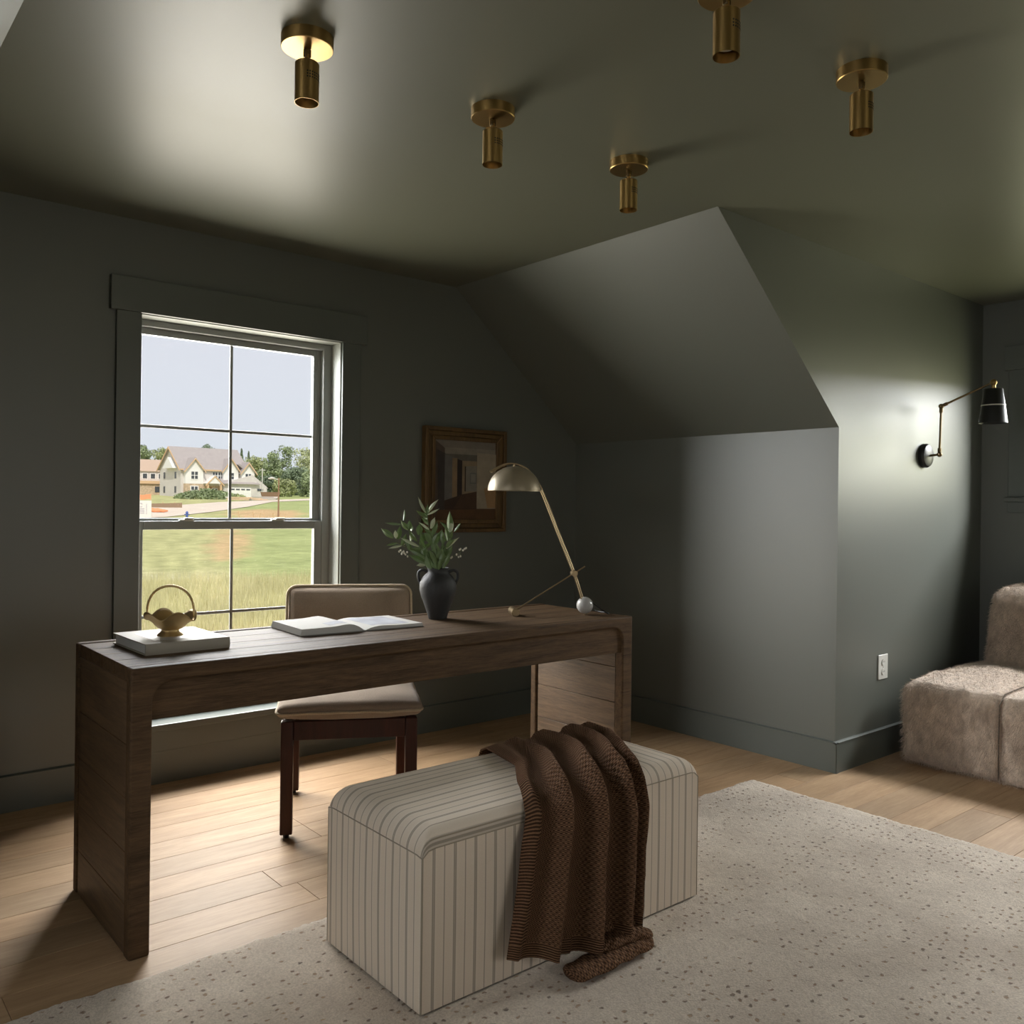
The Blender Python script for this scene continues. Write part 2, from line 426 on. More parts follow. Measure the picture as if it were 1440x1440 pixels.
def sash(y0, y1, z0, z1, gx0, gx1, gz0, gz1, x0=1.190, x1=2.090, hz=None):
    m = MB().box(x0, y0, z0, gx0, y1, z1).box(gx1, y0, z0, x1, y1, z1).box(gx0, y0, z0, gx1, y1, gz0).box(gx0, y0, gz1, gx1, y1, z1)
    yc = y1 - 0.007
    s_ = wp(m, 'sash', VINYL)
    p = MB().box(gx0, yc - 0.003, gz0, gx1, yc + 0.003, gz1).build('pane', GLASS, s_, smooth=False)
    mu = MB().box(1.629, yc - 0.0045, gz0, 1.643, yc + 0.003, gz1).build('muntin', VINYL, s_, smooth=False, bevel=0.002)
    m2 = MB().box(gx0, yc - 0.004, hz - 0.007, gx1, yc + 0.0025, hz + 0.007).build('muntin', VINYL, s_, smooth=False, bevel=0.002)
    for q in (p, mu, m2): q.matrix_parent_inverse = Matrix.Identity(4)
    return s_
su = sash(YW + 0.122, YW + 0.148, 1.100, 1.985, 1.222, 2.052, 1.144, 1.955, hz=1.553)
sl = sash(YW + 0.092, YW + 0.120, 0.295, 1.132, 1.228, 2.050, 0.345, 1.094, hz=0.708)
for x in (1.42, 1.86):
    lk = MB().box(x - 0.032, YW + 0.094, 1.132, x + 0.032, YW + 0.116, 1.139).box(x - 0.012, YW + 0.088, 1.139, x + 0.03, YW + 0.108, 1.147)
    wp(lk, 'sash_lock', WHITEP)

# ------------------------------------------------------------------ window_2 in the dormer, fill_window_front behind the camera and the left one: both added for fill light
w2 = empty('window_2', (XR, 1.22, 0), kind='structure')
def wp2(m, name, mat, b=0.002): return m.build(name, mat, w2, bevel=b, local=False, smooth=False)
wp2(MB().box(XR - 0.019, 1.880, 1.305, XR, 1.982, 2.018), 'casing', P_TRIM)
wp2(MB().box(XR - 0.019, 0.458, 1.305, XR, 0.560, 2.018), 'casing', P_TRIM)
wp2(MB().box(XR - 0.026, 0.43, 2.018, XR, 2.006, 2.155), 'header', P_TRIM)
wp2(MB().box(XR - 0.040, 0.44, 1.275, XR + 0.1, 2.00, 1.300), 'sill', P_TRIM, 0.004)
wp2(MB().box(XR - 0.019, 0.455, 1.215, XR, 1.985, 1.275), 'apron', P_TRIM)
wp2(MB().box(XR, DY0, DZ0, XR + T, DY0 + 0.02, DZ1).box(XR, DY1 - 0.02, DZ0, XR + T, DY1, DZ1).box(XR, DY0, DZ1 - 0.02, XR + T, DY1, DZ1), 'jamb', P_TRIM, 0.001)
f2 = MB()
for y0, y1 in ((DY0 + .02, DY0 + .065), (1.195, 1.245), (DY1 - .065, DY1 - .02)): f2.box(XR + 0.09, y0, DZ0, XR + 0.14, y1, DZ1 - .02)
f2.box(XR + 0.09, DY0 + .02, DZ0, XR + 0.14, DY1 - .02, DZ0 + .045).box(XR + 0.09, DY0 + .02, DZ1 - .065, XR + 0.14, DY1 - .02, DZ1 - .02)
wp2(f2, 'frame', VINYL)
wp2(MB().box(XR + 0.112, DY0 + .06, DZ0 + .04, XR + 0.118, DY1 - .06, DZ1 - .06), 'pane', GLASS, 0)
w4 = empty('fill_window_left', (XRL, 1.22, 0), kind='structure')  # unseen window, put in so the left fill has an opening
f4 = MB().box(XRL, DY0 - .1, DZ0, XRL + .019, DY0, DZ1).box(XRL, DY1, DZ0, XRL + .019, DY1 + .1, DZ1).box(XRL, DY0 - .12, DZ1, XRL + .026, DY1 + .12, DZ1 + .135).box(XRL, DY0 - .1, DZ0 - .08, XRL + .019, DY1 + .1, DZ0)
f4.build('casing', P_TRIM, w4, local=False, smooth=False)
f4 = MB()
for y0, y1 in ((DY0, DY0 + .05), (1.195, 1.245), (DY1 - .05, DY1)): f4.box(XRL - .13, y0, DZ0, XRL - .08, y1, DZ1)
f4.box(XRL - .13, DY0, DZ0, XRL - .08, DY1, DZ0 + .045).box(XRL - .13, DY0, DZ1 - .045, XRL - .08, DY1, DZ1)
f4.build('frame', VINYL, w4, local=False, smooth=False)
MB().box(XRL - .108, DY0 + .04, DZ0 + .04, XRL - .102, DY1 - .04, DZ1 - .04).build('pane', GLASS, w4, local=False, smooth=False)
w3 = empty('fill_window_front', (1.65, YF, 0), kind='structure')  # invented window that lets the front fill into the room
f3 = MB().box(FX0 - .1, YF, FZ0 - .1, FX0, YF + .02, FZ1).box(FX1, YF, FZ0 - .1, FX1 + .1, YF + .02, FZ1).box(FX0 - .12, YF, FZ1, FX1 + .12, YF + .025, FZ1 + .14).box(FX0, YF, FZ0 - .1, FX1, YF + .02, FZ0)
f3.build('casing', P_TRIM, w3, local=False, smooth=False)
f3 = MB().box(FX0, YF - .1, FZ0, FX0 + .05, YF - .06, FZ1).box(FX1 - .05, YF - .1, FZ0, FX1, YF - .06, FZ1).box(FX0, YF - .1, FZ1 - .05, FX1, YF - .06, FZ1).box(FX0, YF - .1, FZ0, FX1, YF - .06, FZ0 + .05).box(1.62, YF - .1, FZ0, 1.68, YF - .06, FZ1)
f3.build('frame', VINYL, w3, local=False, smooth=False)
MB().box(FX0 + .05, YF - .083, FZ0 + .05, FX1 - .05, YF - .077, FZ1 - .05).build('pane', GLASS, w3, local=False, smooth=False)
# ================================================================== FURNITURE
# ------------------------------------------------------------------ rug
def rug_material():
    t = NT('rug_wool'); t.bsdf(None, 0.95, 0, 0.1); t.b.inputs['Sheen Weight'].default_value = 0.2
    co = t.coord('Object'); g = t.n('ShaderNodeTexCoord').outputs['Object']
    base = t.ramp(t.noise(co, 3.0, 6, 0.65), [(0.34, s2l((208, 193, 176))), (0.7, s2l((243, 229, 211)))])
    fine = t.noise(t.coord('Object', (1, 1, 1)), 190, 3, 0.7)
    base = t.mix(t.math('MULTIPLY', t.ramp(fine, [(0.35, (0, 0, 0)), (0.62, (1, 1, 1))]), 0.42), base, s2l((150, 134, 116)))
    # knots: jittered dots on a loose grid, thinned out in patches
    vo = t.n('ShaderNodeTexVoronoi', feature='F1', voronoi_dimensions='2D'); vo.inputs['Scale'].default_value = 1.0; vo.inputs['Randomness'].default_value = 0.55
    wn = t.n('ShaderNodeTexNoise'); wn.inputs['Scale'].default_value = 55; wn.inputs['Detail'].default_value = 3; t.l(co, wn.inputs['Vector'])
    wa = t.n('ShaderNodeVectorMath', operation='MULTIPLY_ADD'); t.l(wn.outputs['Color'], wa.inputs[0]); wa.inputs[1].default_value = (0.55, 0.55, 0.55); t.l(t.coord('Object', (28, 36, 28)), wa.inputs[2])
    t.l(wa.outputs[0], vo.inputs['Vector'])
    mr = t.n('ShaderNodeMapRange', interpolation_type='SMOOTHSTEP')
    for i_, x_ in ((1, 0.22), (2, 0.33), (3, 1.0), (4, 0.0)): mr.inputs[i_].default_value = x_
    t.l(t.math('ADD', vo.outputs['Distance'], t.math('MULTIPLY', fine, 0.24)), mr.inputs[0]); dot = mr.outputs[0]
    sepc = t.n('ShaderNodeSeparateColor'); t.l(vo.outputs['Color'], sepc.inputs[0])
    # diamond lattice of dense and open areas
    sp = t.n('ShaderNodeSeparateXYZ'); t.l(t.coord('Object', (1, 1, 1), (0, 0, radians(0))), sp.inputs[0])
    a = t.math('SINE', t.math('MULTIPLY', t.math('ADD', sp.outputs[0], sp.outputs[1]), 9.5))
    b = t.math('SINE', t.math('MULTIPLY', t.math('SUBTRACT', sp.outputs[0], sp.outputs[1]), 9.5))
    lat = t.math('MULTIPLY', a, b)
    patch = t.math('ADD', t.math('MULTIPLY', lat, 0.24), t.math('MULTIPLY', t.noise(co, 2.6, 2), 1.35))
    keep = t.math('LESS_THAN', t.math('ADD', sepc.outputs[0], 0.22), patch)
    k = t.math('MULTIPLY', dot, keep)
    dotc = t.ramp(sepc.outputs[1], [(0.0, s2l((92, 72, 54))), (0.55, s2l((142, 108, 80))), (1.0, s2l((182, 152, 118)))])
    t.l(t.mix(t.math('MULTIPLY', k, 0.8), base, dotc), t.b.inputs['Base Color'])
    h = t.math('SUBTRACT', fine, t.math('MULTIPLY', k, 0.6))
    t.bump(h, 0.8, 0.005)
    return t.m
RUG = rug_material()
def make_rug():
    x0, x1, y0, y1 = -0.40, 3.35, -0.45, 2.30
    nx, ny = 420, 310
    X = np.linspace(x0, x1, nx); Y = np.linspace(y0, y1, ny)
    r = np.random.RandomState(5)
    gx, gy = np.meshgrid(X, Y)
    wob = 0.006 * np.interp(Y, np.linspace(y0, y1, 60), r.uniform(-1, 1, 60))
    wob2 = 0.006 * np.interp(X, np.linspace(x0, x1, 80), r.uniform(-1, 1, 80))
    tx = (gx - x0) / (x1 - x0); ty = (gy - y0) / (y1 - y0)
    z = 0.013 + r.uniform(-0.0014, 0.0014, gx.shape)
    edge = np.minimum(np.minimum(gx - x0, x1 - gx), np.minimum(gy - y0, y1 - gy))
    z = np.where(edge < 0.006, 0.001, np.where(edge < 0.02, z * 0.85, z))
    gx = gx + wob[:, None] * (tx - 0.5) * 2; gy = gy + wob2[None, :] * (ty - 0.5) * 2
    jx = r.uniform(-0.0025, 0.0025, gx.shape); gx = gx + jx; gy = gy + r.uniform(-0.0025, 0.0025, gx.shape)
    v = np.stack([gx, gy, z], -1).reshape(-1, 3)
    i = np.arange(nx * ny).reshape(ny, nx)
    f = np.stack([i[:-1, :-1], i[:-1, 1:], i[1:, 1:], i[1:, :-1]], -1).reshape(-1, 4)
    me = bpy.data.meshes.new('area_rug'); me.from_pydata(v.tolist(), [], f.tolist())
    me.polygons.foreach_set('use_smooth', [True] * len(me.polygons)); me.materials.append(RUG); me.update()
    o = bpy.data.objects.new('area_rug', me); COL.objects.link(o)
    return tag(o, 'cream wool area rug with scattered brown knots on the oak floor', 'rug')
make_rug()

# ------------------------------------------------------------------ desk
DX0, DX1, DY_0, DY_1, DZ = 0.722, 2.680, 2.413, 2.975, 0.775
desk = empty('desk', (1.70, 2.69, 0), 0, 'long weathered brown oak desk with waterfall sides standing before the window', 'desk')
def dp(m, name, mat, bevel=0.003, par=desk, **k): return m.build(name, mat, par, bevel=bevel, local=False, smooth=True, **k)
def u_frame(y0, y1, lw=0.056, tw=0.041, r=0.055):
    out = [(DX0, 0), (DX0, DZ), (DX1, DZ), (DX1, 0), (DX1 - lw, 0)]
    a, b = DX1 - lw, DX0 + lw; zt = DZ - tw
    for k in range(9):
        t = pi / 2 * k / 8; out.append((a - r + r * cos(t), zt - r + r * sin(t)))
    for k in range(9):
        t = pi / 2 * k / 8; out.append((b + r - r * sin(t), zt - r + r * cos(t)))
    out.append((b, 0))
    return MB().prism(out, 'y', y0, y1)
def bead(o):   # rounded outer edges of the frames
    o.modifiers['edge'].segments = 3; return o
# front and back frames: two legs and a rail each, mitred like the real one
bead(dp(u_frame(DY_0, DY_0 + 0.043), 'front_frame', DESKX, 0.006))
bead(dp(u_frame(DY_1 - 0.035, DY_1), 'back_frame', DESKX, 0.006))
ya, yb = DY_0 + 0.049, DY_1 - 0.041
yw_ = (yb - ya) / 4
for i in range(4):     # boards of the top
    dp(MB().box(DX0 + 0.004, ya + i * yw_ + 0.0008, DZ - 0.040, DX1 - 0.004, ya + (i + 1) * yw_ - 0.0008, DZ - 0.0018), 'top_board', DESKX, 0.0015)
zc = [0.0, 0.135, 0.275, 0.42, 0.565, 0.735]
for x0, x1 in ((DX0 + 0.004, DX0 + 0.048), (DX1 - 0.048, DX1 - 0.004)):
    for a, b in zip(zc[:-1], zc[1:]):
        dp(MB().box(x0, ya, a + 0.0008, x1, yb, b - 0.0008), 'side_board', DESKY, 0.0015)
dp(MB().box(DX0 + 0.048, DY_0 + 0.012, 0.630, DX1 - 0.048, DY_0 + 0.036, 0.736), 'apron', DESKX, 0.003)
dp(MB().box(DX0 + 0.048, DY_1 - 0.030, 0.660, DX1 - 0.048, DY_1 - 0.010, 0.736), 'apron', DESKX, 0.003)

# ------------------------------------------------------------------ chair
CA = radians(-29)
chair = empty('dining_chair', (1.435, 2.965, 0), CA, 'walnut side chair with beige linen seat and back cushions tucked under the desk', 'chair')
CWd, CDp = 0.45, 0.50
def cp(m, name, mat, bevel=0.004, par=chair, **k): return m.build(name, mat, par, bevel=bevel, **k)
for lx, ly in ((0, 0), (CWd, 0)):
    lg = cp(MB().box(lx - .022, ly - .022, 0.014, lx + .022, ly + .022, 0.425), 'leg', CHAIRW)
    cp(MB().cyl((lx, ly, 0), (lx, ly, 0.014), 0.011, n=14), 'glide', BLACK, 0, lg)
for lx in (0, CWd):
    m = MB(); pr = [(0.014, CDp, .022), (0.425, CDp, .022), (0.80, CDp + 0.085, .017)]
    rows = [[(lx - w, y - w, z), (lx + w, y - w, z), (lx + w, y + w, z), (lx - w, y + w, z)] for z, y, w in pr]
    lg = cp(m.ring(rows, True, True, True), 'leg', CHAIRW)
    cp(MB().cyl((lx, CDp, 0), (lx, CDp, 0.014), 0.011, n=14), 'glide', BLACK, 0, lg)
for b in ((.022, -.016, CWd - .022, .016), (.022, CDp - .016, CWd - .022, CDp + .016), (-.016, .022, .016, CDp - .022), (CWd - .016, .022, CWd + .016, CDp - .022)):
    cp(MB().box(b[0], b[1], 0.355, b[2], b[3], 0.424), 'seat_rail', CHAIRW, 0.003)
def pillow(hx, hy, hz, r=0.02, crown=0.02, pinch=0.012, n=16):
    def fn(p, nn):
        fx, fy = 1 - abs(p.x / hx) ** 2.6, 1 - abs(p.y / hy) ** 2.6
        k = max(0, fx) * max(0, fy)
        s_ = 1 if p.z > 0 else -1
        e = 1 - pinch * (1 - min(1, abs(p.z) / hz)) * 0
        z = p.z * (0.42 + 0.58 * k ** 0.30) + s_ * crown * k ** 0.6 * (abs(p.z) / hz)
        z += 0.003 * noise.noise(Vector((p.x * 9, p.y * 9, s_ * 3)))
        return Vector((p.x * e, p.y * e, z))
    return rbox(hx, hy, hz, r, n, fn)
def piping(hx, hy, z, r=0.0058, rc=0.03, amp=0.004, seed=1):
    pts = []; rr = random.Random(seed)
    for (sx_, sy_, a0) in ((1, 1, 0), (-1, 1, pi / 2), (-1, -1, pi), (1, -1, 3 * pi / 2)):
        for k in range(7):
            a = a0 + pi / 2 * k / 6
            pts.append(Vector((sx_ * (hx - rc) + rc * cos(a), sy_ * (hy - rc) + rc * sin(a), z)))
    out = []
    for i, p in enumerate(pts):
        q = pts[(i + 1) % len(pts)]; m = max(1, int((q - p).length / 0.03))
        out += [p.lerp(q, k / m) for k in range(m)]
    out = [p + Vector((0, 0, amp * noise.noise(p * 11 + Vector((seed, 0, 0))))) for p in out]
    out.append(out[0])
    return MB().tube(out, r, 8, False)
m = pillow(0.262, 0.275, 0.034, 0.022, 0.020)
m.v = [(x + CWd / 2, y + CDp / 2 - 0.015, z + 0.462) for x, y, z in m.v]
seat = m.build('seat_cushion', LINEN, chair, angle=80)
p = piping(0.264, 0.277, 0.0); p.v = [(x + CWd / 2, y + CDp / 2 - 0.015, z + 0.458) for x, y, z in p.v]
p.build('piping', LINENP, seat, angle=80)
# back cushion, leaning
bm_ = pillow(0.258, 0.150, 0.036, 0.028, 0.024, n=16)
R_ = Matrix.Rotation(radians(90 - 13), 4, 'X'); L_ = Vector((CWd / 2, CDp + 0.015, 0.715))
bm_.v = [tuple(R_ @ Vector(q) + L_) for q in bm_.v]
back = bm_.build('back_cushion', LINEN, chair, angle=80)
p = piping(0.261, 0.153, -0.010, rc=0.04, seed=4); p2 = piping(0.261, 0.153, 0.016, rc=0.04, seed=8)
for q in (p, p2):
    q.v = [tuple(R_ @ Vector(w) + L_) for w in q.v]; q.build('piping', LINENP, back, angle=80)

# ------------------------------------------------------------------ striped ottoman
def stripe_material():
    t = NT('striped_ticking'); t.bsdf(None, 0.9, 0, 0.15)
    uv = t.n('ShaderNodeUVMap').outputs[0]; sp = t.n('ShaderNodeSeparateXYZ'); t.l(uv, sp.inputs[0])
    u = t.math('DIVIDE', sp.outputs[0], 0.0625); fr = t.math('FRACT', t.math('ADD', u, 50.0))
    tex = t.noise(t.coord('Object'), 420, 3); big = t.noise(t.coord('Object'), 5, 3)
    cloth = t.mix(t.math('MULTIPLY', tex, 0.5), s2l((224, 210, 193)), s2l((194, 179, 161)))
    def line(c, w, soft=0.012):
        d = t.math('ABSOLUTE', t.math('SUBTRACT', fr, c))
        mr = t.n('ShaderNodeMapRange', interpolation_type='SMOOTHSTEP')
        mr.inputs[1].default_value = w; mr.inputs[2].default_value = w + soft; mr.inputs[3].default_value = 1; mr.inputs[4].default_value = 0
        t.l(d, mr.inputs[0]); return mr.outputs[0]
    dark = t.math('MAXIMUM', t.math('MAXIMUM', line(0.215, 0.012), line(0.285, 0.012)), t.math('MAXIMUM', t.math('MULTIPLY', line(0.25, 0.07), 0.45), t.math('MULTIPLY', line(0.75, 0.018), 0.8)))
    pale = t.math('MAXIMUM', line(0.13, 0.02), t.math('MAXIMUM', line(0.37, 0.02), line(0.66, 0.015)))
    c = t.mix(t.math('MULTIPLY', pale, 0.25), cloth, s2l((222, 213, 196)))
    c = t.mix(t.math('MULTIPLY', dark, 0.72), c, s2l((112, 104, 92)))
    t.l(c, t.b.inputs['Base Color']); t.bump(tex, 0.25, 0.002); return t.m
STRIPE = stripe_material()
SEAM = plain('ticking_seam', (156, 145, 127), 0.9)
OTX0, OTX1, OTY0, OTY1, OTZ0, OTZ1 = 1.170, 2.200, 1.703, 2.158, 0.0185, 0.446
ott = empty('ottoman_bench', (1.685, 1.93, 0.0145), 0, 'long upholstered bench in cream and grey striped ticking on the rug', 'ottoman')
hx, hy, hz = (OTX1 - OTX0) / 2, (OTY1 - OTY0) / 2, (OTZ1 - OTZ0) / 2
oc = ((OTX0 + OTX1) / 2, (OTY0 + OTY1) / 2, (OTZ0 + OTZ1) / 2)
def top_drop(d, r): return 0 if d >= r else r - sqrt(max(0, r * r - (r - d) ** 2))
RT, RE = 0.060, 0.022          # top roll-over radius at the ends and at the long sides
RSIDE = 0.045
def top_z(x, y):
    ex = min(x - OTX0, OTX1 - x); ey = min(y - OTY0, OTY1 - y)
    crown = 0.008 * max(0, 1 - ((x - oc[0]) / hx) ** 2) * max(0, 1 - ((y - oc[1]) / hy) ** 2)
    a, b = top_drop(ex, RT), top_drop(ey, RSIDE)
    return OTZ1 - min(RT, sqrt(a * a + b * b)) + crown
def plan_pull(z):   # soft corners: the sides bow out a little at mid height
    return 0.004 * sin(pi * min(1, max(0, (z - OTZ0) / (OTZ1 - OTZ0))))
def wrap_panel(axis, val, a0, a1, n, sgn):
    """vertical side panel following the rolled top edge"""
    m = MB(); rows = []; uv = []
    for j in range(13):
        row = []
        for i in range(n + 1):
            t = i / n; s_ = a0 + (a1 - a0) * (0.5 - 0.5 * cos(pi * t) if False else t)
            if axis == 'y': zt = top_z(min(max(s_, OTX0 + 1e-4), OTX1 - 1e-4), oc[1] if False else val + (1e-4 if sgn < 0 else -1e-4))
            else: zt = top_z(val + (1e-4 if sgn < 0 else -1e-4), min(max(s_, OTY0 + 1e-4), OTY1 - 1e-4))
            z = OTZ0 + (zt - OTZ0) * j / 12
            off = sgn * (plan_pull(z) * sin(pi * t))
            row.append((s_, val + off, z) if axis == 'y' else (val + off, s_, z)); uv.append((s_, z))
        rows.append(row)
    m.ring(rows, False); m.uv = uv; return m
def top_panel(x0, x1, along, n=40):
    m = MB(); rows = []; uv = []; k = 40
    def warp(t): return t if True else t
    xs = sorted(set([x0 + (x1 - x0) * i / n for i in range(n + 1)] + [x for x in [OTX0 + RT * (1 - cos(pi / 2 * q / 10)) for q in range(11)] + [OTX1 - RT * (1 - cos(pi / 2 * q / 10)) for q in range(11)] if x0 <= x <= x1]))
    ys = sorted(set([OTY0 + (OTY1 - OTY0) * i / k for i in range(k + 1)] + [OTY0 + RSIDE * (1 - cos(pi / 2 * q / 8)) for q in range(9)] + [OTY1 - RSIDE * (1 - cos(pi / 2 * q / 8)) for q in range(9)]))
    for x in xs:
        row = []
        for yv in ys:
            row.append((x, yv, top_z(x, yv))); uv.append((yv - 0.004, x) if along == 'x' else (x, yv))
        rows.append(row)
    m.ring(rows, False); m.uv = uv; return m
XM = 1.80
def op(m, name, mat=STRIPE, par=ott): return m.build(name, mat, par, local=False, angle=60)
op(top_panel(OTX0, XM, 'x'), 'top_panel'); op(top_panel(XM, OTX1, 'y'), 'top_panel')
op(wrap_panel('y', OTY0, OTX0, OTX1, 60, -1), 'front_panel'); op(wrap_panel('y', OTY1, OTX0, OTX1, 60, 1), 'back_panel')
op(wrap_panel('x', OTX0, OTY0, OTY1, 40, -1), 'end_panel'); op(wrap_panel('x', OTX1, OTY0, OTY1, 40, 1), 'end_panel')
op(MB().box(OTX0 + .01, OTY0 + .01, OTZ0 - .002, OTX1 - .01, OTY1 - .01, OTZ0 + .02), 'base', BLACK)
def seam(pts): op(MB().tube(pts, 0.0016, 6), 'seam', SEAM)
def zt_(x, y): return top_z(min(max(x, OTX0 + 1e-4), OTX1 - 1e-4), min(max(y, OTY0 + 1e-4), OTY1 - 1e-4))
seam([(x, OTY0 - .0005, zt_(x, OTY0)) for x in np.linspace(OTX0, OTX1, 60)])
seam([(x, OTY0 + .006, zt_(x, OTY0 + .006) + .0006) for x in np.linspace(OTX0 + .01, XM, 40)])
seam([(OTX0 - .0005, yv, zt_(OTX0, yv)) for yv in np.linspace(OTY0, OTY1, 40)])
for cxx, cyy in ((OTX0, OTY0), (OTX1, OTY0), (OTX0, OTY1)): seam([(cxx, cyy, z) for z in np.linspace(OTZ0, zt_(cxx, cyy), 12)])

# ------------------------------------------------------------------ knitted throw
def knit_material():
    t = NT('brown_knit'); t.bsdf(None, 0.95, 0, 0.1)
    uv = t.n('ShaderNodeUVMap').outputs[0]; sp = t.n('ShaderNodeSeparateXYZ'); t.l(uv, sp.inputs[0])
    U, V = sp.outputs[0], sp.outputs[1]
    def s(x, f, ph=0.0): return t.math('SINE', t.math('ADD', t.math('MULTIPLY', x, f), ph))
    # moss stitch: staggered bumps; ribbed band along the border (u < 0.055)
    row = t.math('MULTIPLY', V, 2 * pi / 0.0074)
    sh = t.math('MULTIPLY', t.math('ROUND', t.math('DIVIDE', V, 0.0074)), pi)
    bumpy = t.math('MULTIPLY', t.math('SINE', t.math('ADD', t.math('MULTIPLY', U, 2 * pi / 0.0085), sh)), t.math('COSINE', row))
    rib = s(V, 2 * pi / 0.0085)
    band = t.math('LESS_THAN', U, 0.062)
    hem = t.math('GREATER_THAN', V, 1.075)
    ribh = s(V, 2 * pi / 0.006)
    h = t.mix(band, bumpy, rib); h = t.mix(hem, h, ribh)
    f = t.noise(t.coord('Object'), 300, 3)
    k = t.math('ADD', t.math('MULTIPLY', h, 0.5), t.math('MULTIPLY', f, 0.6))
    t.l(t.ramp(k, [(0.0, s2l((66, 47, 34))), (0.75, s2l((140, 106, 80)))]), t.b.inputs['Base Color'])
    t.bump(k, 0.9, 0.005); return t.m
KNIT = knit_material()
throw = empty('knitted_throw', (1.70, 1.9, 0.4555), 0, 'brown chunky knitted throw draped over the striped bench and spilling onto the rug', 'throw blanket')
def throw_mesh():
    NU, NV = 110, 190
    # path over the bench in (y,z), measured along the cloth
    path = [(2.205, 0.20), (2.200, 0.34), (2.192, 0.405), (2.172, 0.440), (2.135, 0.457), (2.07, 0.463), (1.96, 0.4655), (1.86, 0.464), (1.775, 0.459), (1.728, 0.445), (1.697, 0.418), (1.681, 0.37), (1.674, 0.28), (1.668, 0.18), (1.664, 0.10), (1.662, 0.045)]
    P = [Vector((0, a, b)) for a, b in path]
    L = [0]
    for a, b in zip(P[:-1], P[1:]): L.append(L[-1] + (b - a).length)
    def at(s):
        for i in range(len(L) - 1):
            if s <= L[i + 1] or i == len(L) - 2:
                t = (s - L[i]) / (L[i + 1] - L[i]); p = P[i].lerp(P[i + 1], t); d = (P[i + 1] - P[i]).normalized()
                # smooth normal
                d0 = (P[i] - P[i - 1]).normalized() if i else d; d1 = (P[i + 2] - P[i + 1]).normalized() if i + 2 < len(P) else d
                dd = (d0.lerp(d, 0.5).lerp(d.lerp(d1, 0.5), t)).normalized()
                return p, Vector((0, dd.z, -dd.y))
    yl = [(0.0, 1.73), (0.25, 1.715), (0.45, 1.685), (0.55, 1.635), (0.68, 1.53), (0.78, 1.485), (1.30, 1.42)]
    def interp(tab, s):
        for (a, x), (b, y_) in zip(tab[:-1], tab[1:]):
            if s <= b: return x + (y_ - x) * smoothstep(a, b, s) if False else x + (y_ - x) * (s - a) / (b - a)
        return tab[-1][1]
    S = L[-1]
    sl_ = [(0, 1.735), (0.24, 1.715), (0.33, 1.69), (0.50, 1.64), (0.62, 1.545), (0.70, 1.497), (0.80, 1.455), (S, 1.385)]
    sr_ = [(0, 2.19), (0.24, 2.175), (0.42, 2.130), (0.56, 2.03), (0.66, 1.95), (0.74, 1.910), (0.90, 1.880), (S, 1.860)]
    ridges = [(0.06, 0.05, 0.018), (0.285, 0.050, 0.052), (0.56, 0.050, 0.068), (0.81, 0.042, 0.066), (0.965, 0.032, 0.044)]
    m = MB(); uv = []; rows = []
    for j in range(NV + 1):
        s = S * j / NV; p, nrm = at(s); row = []
        # left part stops above the rug, right part runs on
        for i in range(NU + 1):
            u = i / NU
            a, b = interp(sl_, s), interp(sr_, s)
            f = smoothstep(0.34, 0.72, s)
            x = a + (b - a) * u
            h = 0.0
            for c, w, amp in ridges:
                cc = c + 0.03 * (1 - f) * sin(c * 20) + 0.012 * sin(s * 9 + c * 7)
                d = (u - cc) / w
                h += amp * math.exp(-d * d) * (0.30 + 0.70 * f)
                x += -0.012 * f * d * math.exp(-d * d)
            h += 0.0035 * noise.noise(Vector((u * 9, s * 6, 0)))
            hang = smoothstep(0.72, S, s)
            zcut = 0.0
            z = p.z
            if u < 0.47:   # hem line rises to the left
                lim = 0.070 - 0.040 * u / 0.47
                t = smoothstep(0.70, 1.0, s / S)
                z = p.z
            zend = 0.100 - 0.055 * u / 0.47 if u < 0.47 else 0.050
            if s > 0.70: z = 0.43 + (z - 0.43) * (0.43 - zend) / (0.43 - 0.045) if z < 0.43 else z
            y = p.y + nrm.y * h - 0.004 * hang
            row.append((x, y, z + nrm.z * h)); uv.append((u * 0.5, s))
        rows.append(row)
    m.ring(rows, False); m.uv = uv
    return m
o = throw_mesh().build('drape', KNIT, throw, local=False, angle=180)
sm = o.modifiers.new('thick', 'SOLIDIFY'); sm.thickness = 0.007; sm.offset = 1
def roll(pts, ry, rz, name, twist=0.0):
    """a flattened soft fold of cloth lying on the rug"""
    m = MB(); rows = []; uv = []; n = 20; N = len(pts); acc = 0
    for i, p in enumerate(pts):
        p = Vector(p); d = (Vector(pts[min(i + 1, N - 1)]) - Vector(pts[max(i - 1, 0)])).normalized(); acc += d.length * 0.012
        side = Vector((-d.y, d.x, 0)).normalized()
        e = sqrt(max(0.0, 1 - abs(2 * i / (N - 1) - 1) ** 6)) * 0.55 + 0.45
        row = []
        for k in range(n):
            t = 2 * pi * k / n + twist * i
            w = 1 + 0.30 * noise.noise(Vector((i * 0.22, cos(t) * 1.2, sin(t) * 1.2)))
            row.append(p + side * ry * cos(t) * e * w + Vector((0, 0, rz * sin(t) * e * w))); uv.append((0.1 + k * 0.0035, i * 0.006))
        rows.append(row)
    m.ring(rows, True, True, True); m.uv = uv + []
    return m.build(name, KNIT, throw, local=False, angle=180)
def spline(pts, n=30):
    P = [Vector(p) for p in pts]; P = [2 * P[0] - P[1]] + P + [2 * P[-1] - P[-2]]; out = []
    for i in range(1, len(P) - 2):
        for k in range(n):
            t = k / n; a, b, c, d = P[i - 1], P[i], P[i + 1], P[i + 2]
            out.append(0.5 * ((2 * b) + (c - a) * t + (2 * a - 5 * b + 4 * c - d) * t * t + (3 * b - a - 3 * c + d) * t ** 3))
    out.append(P[-2]); return out
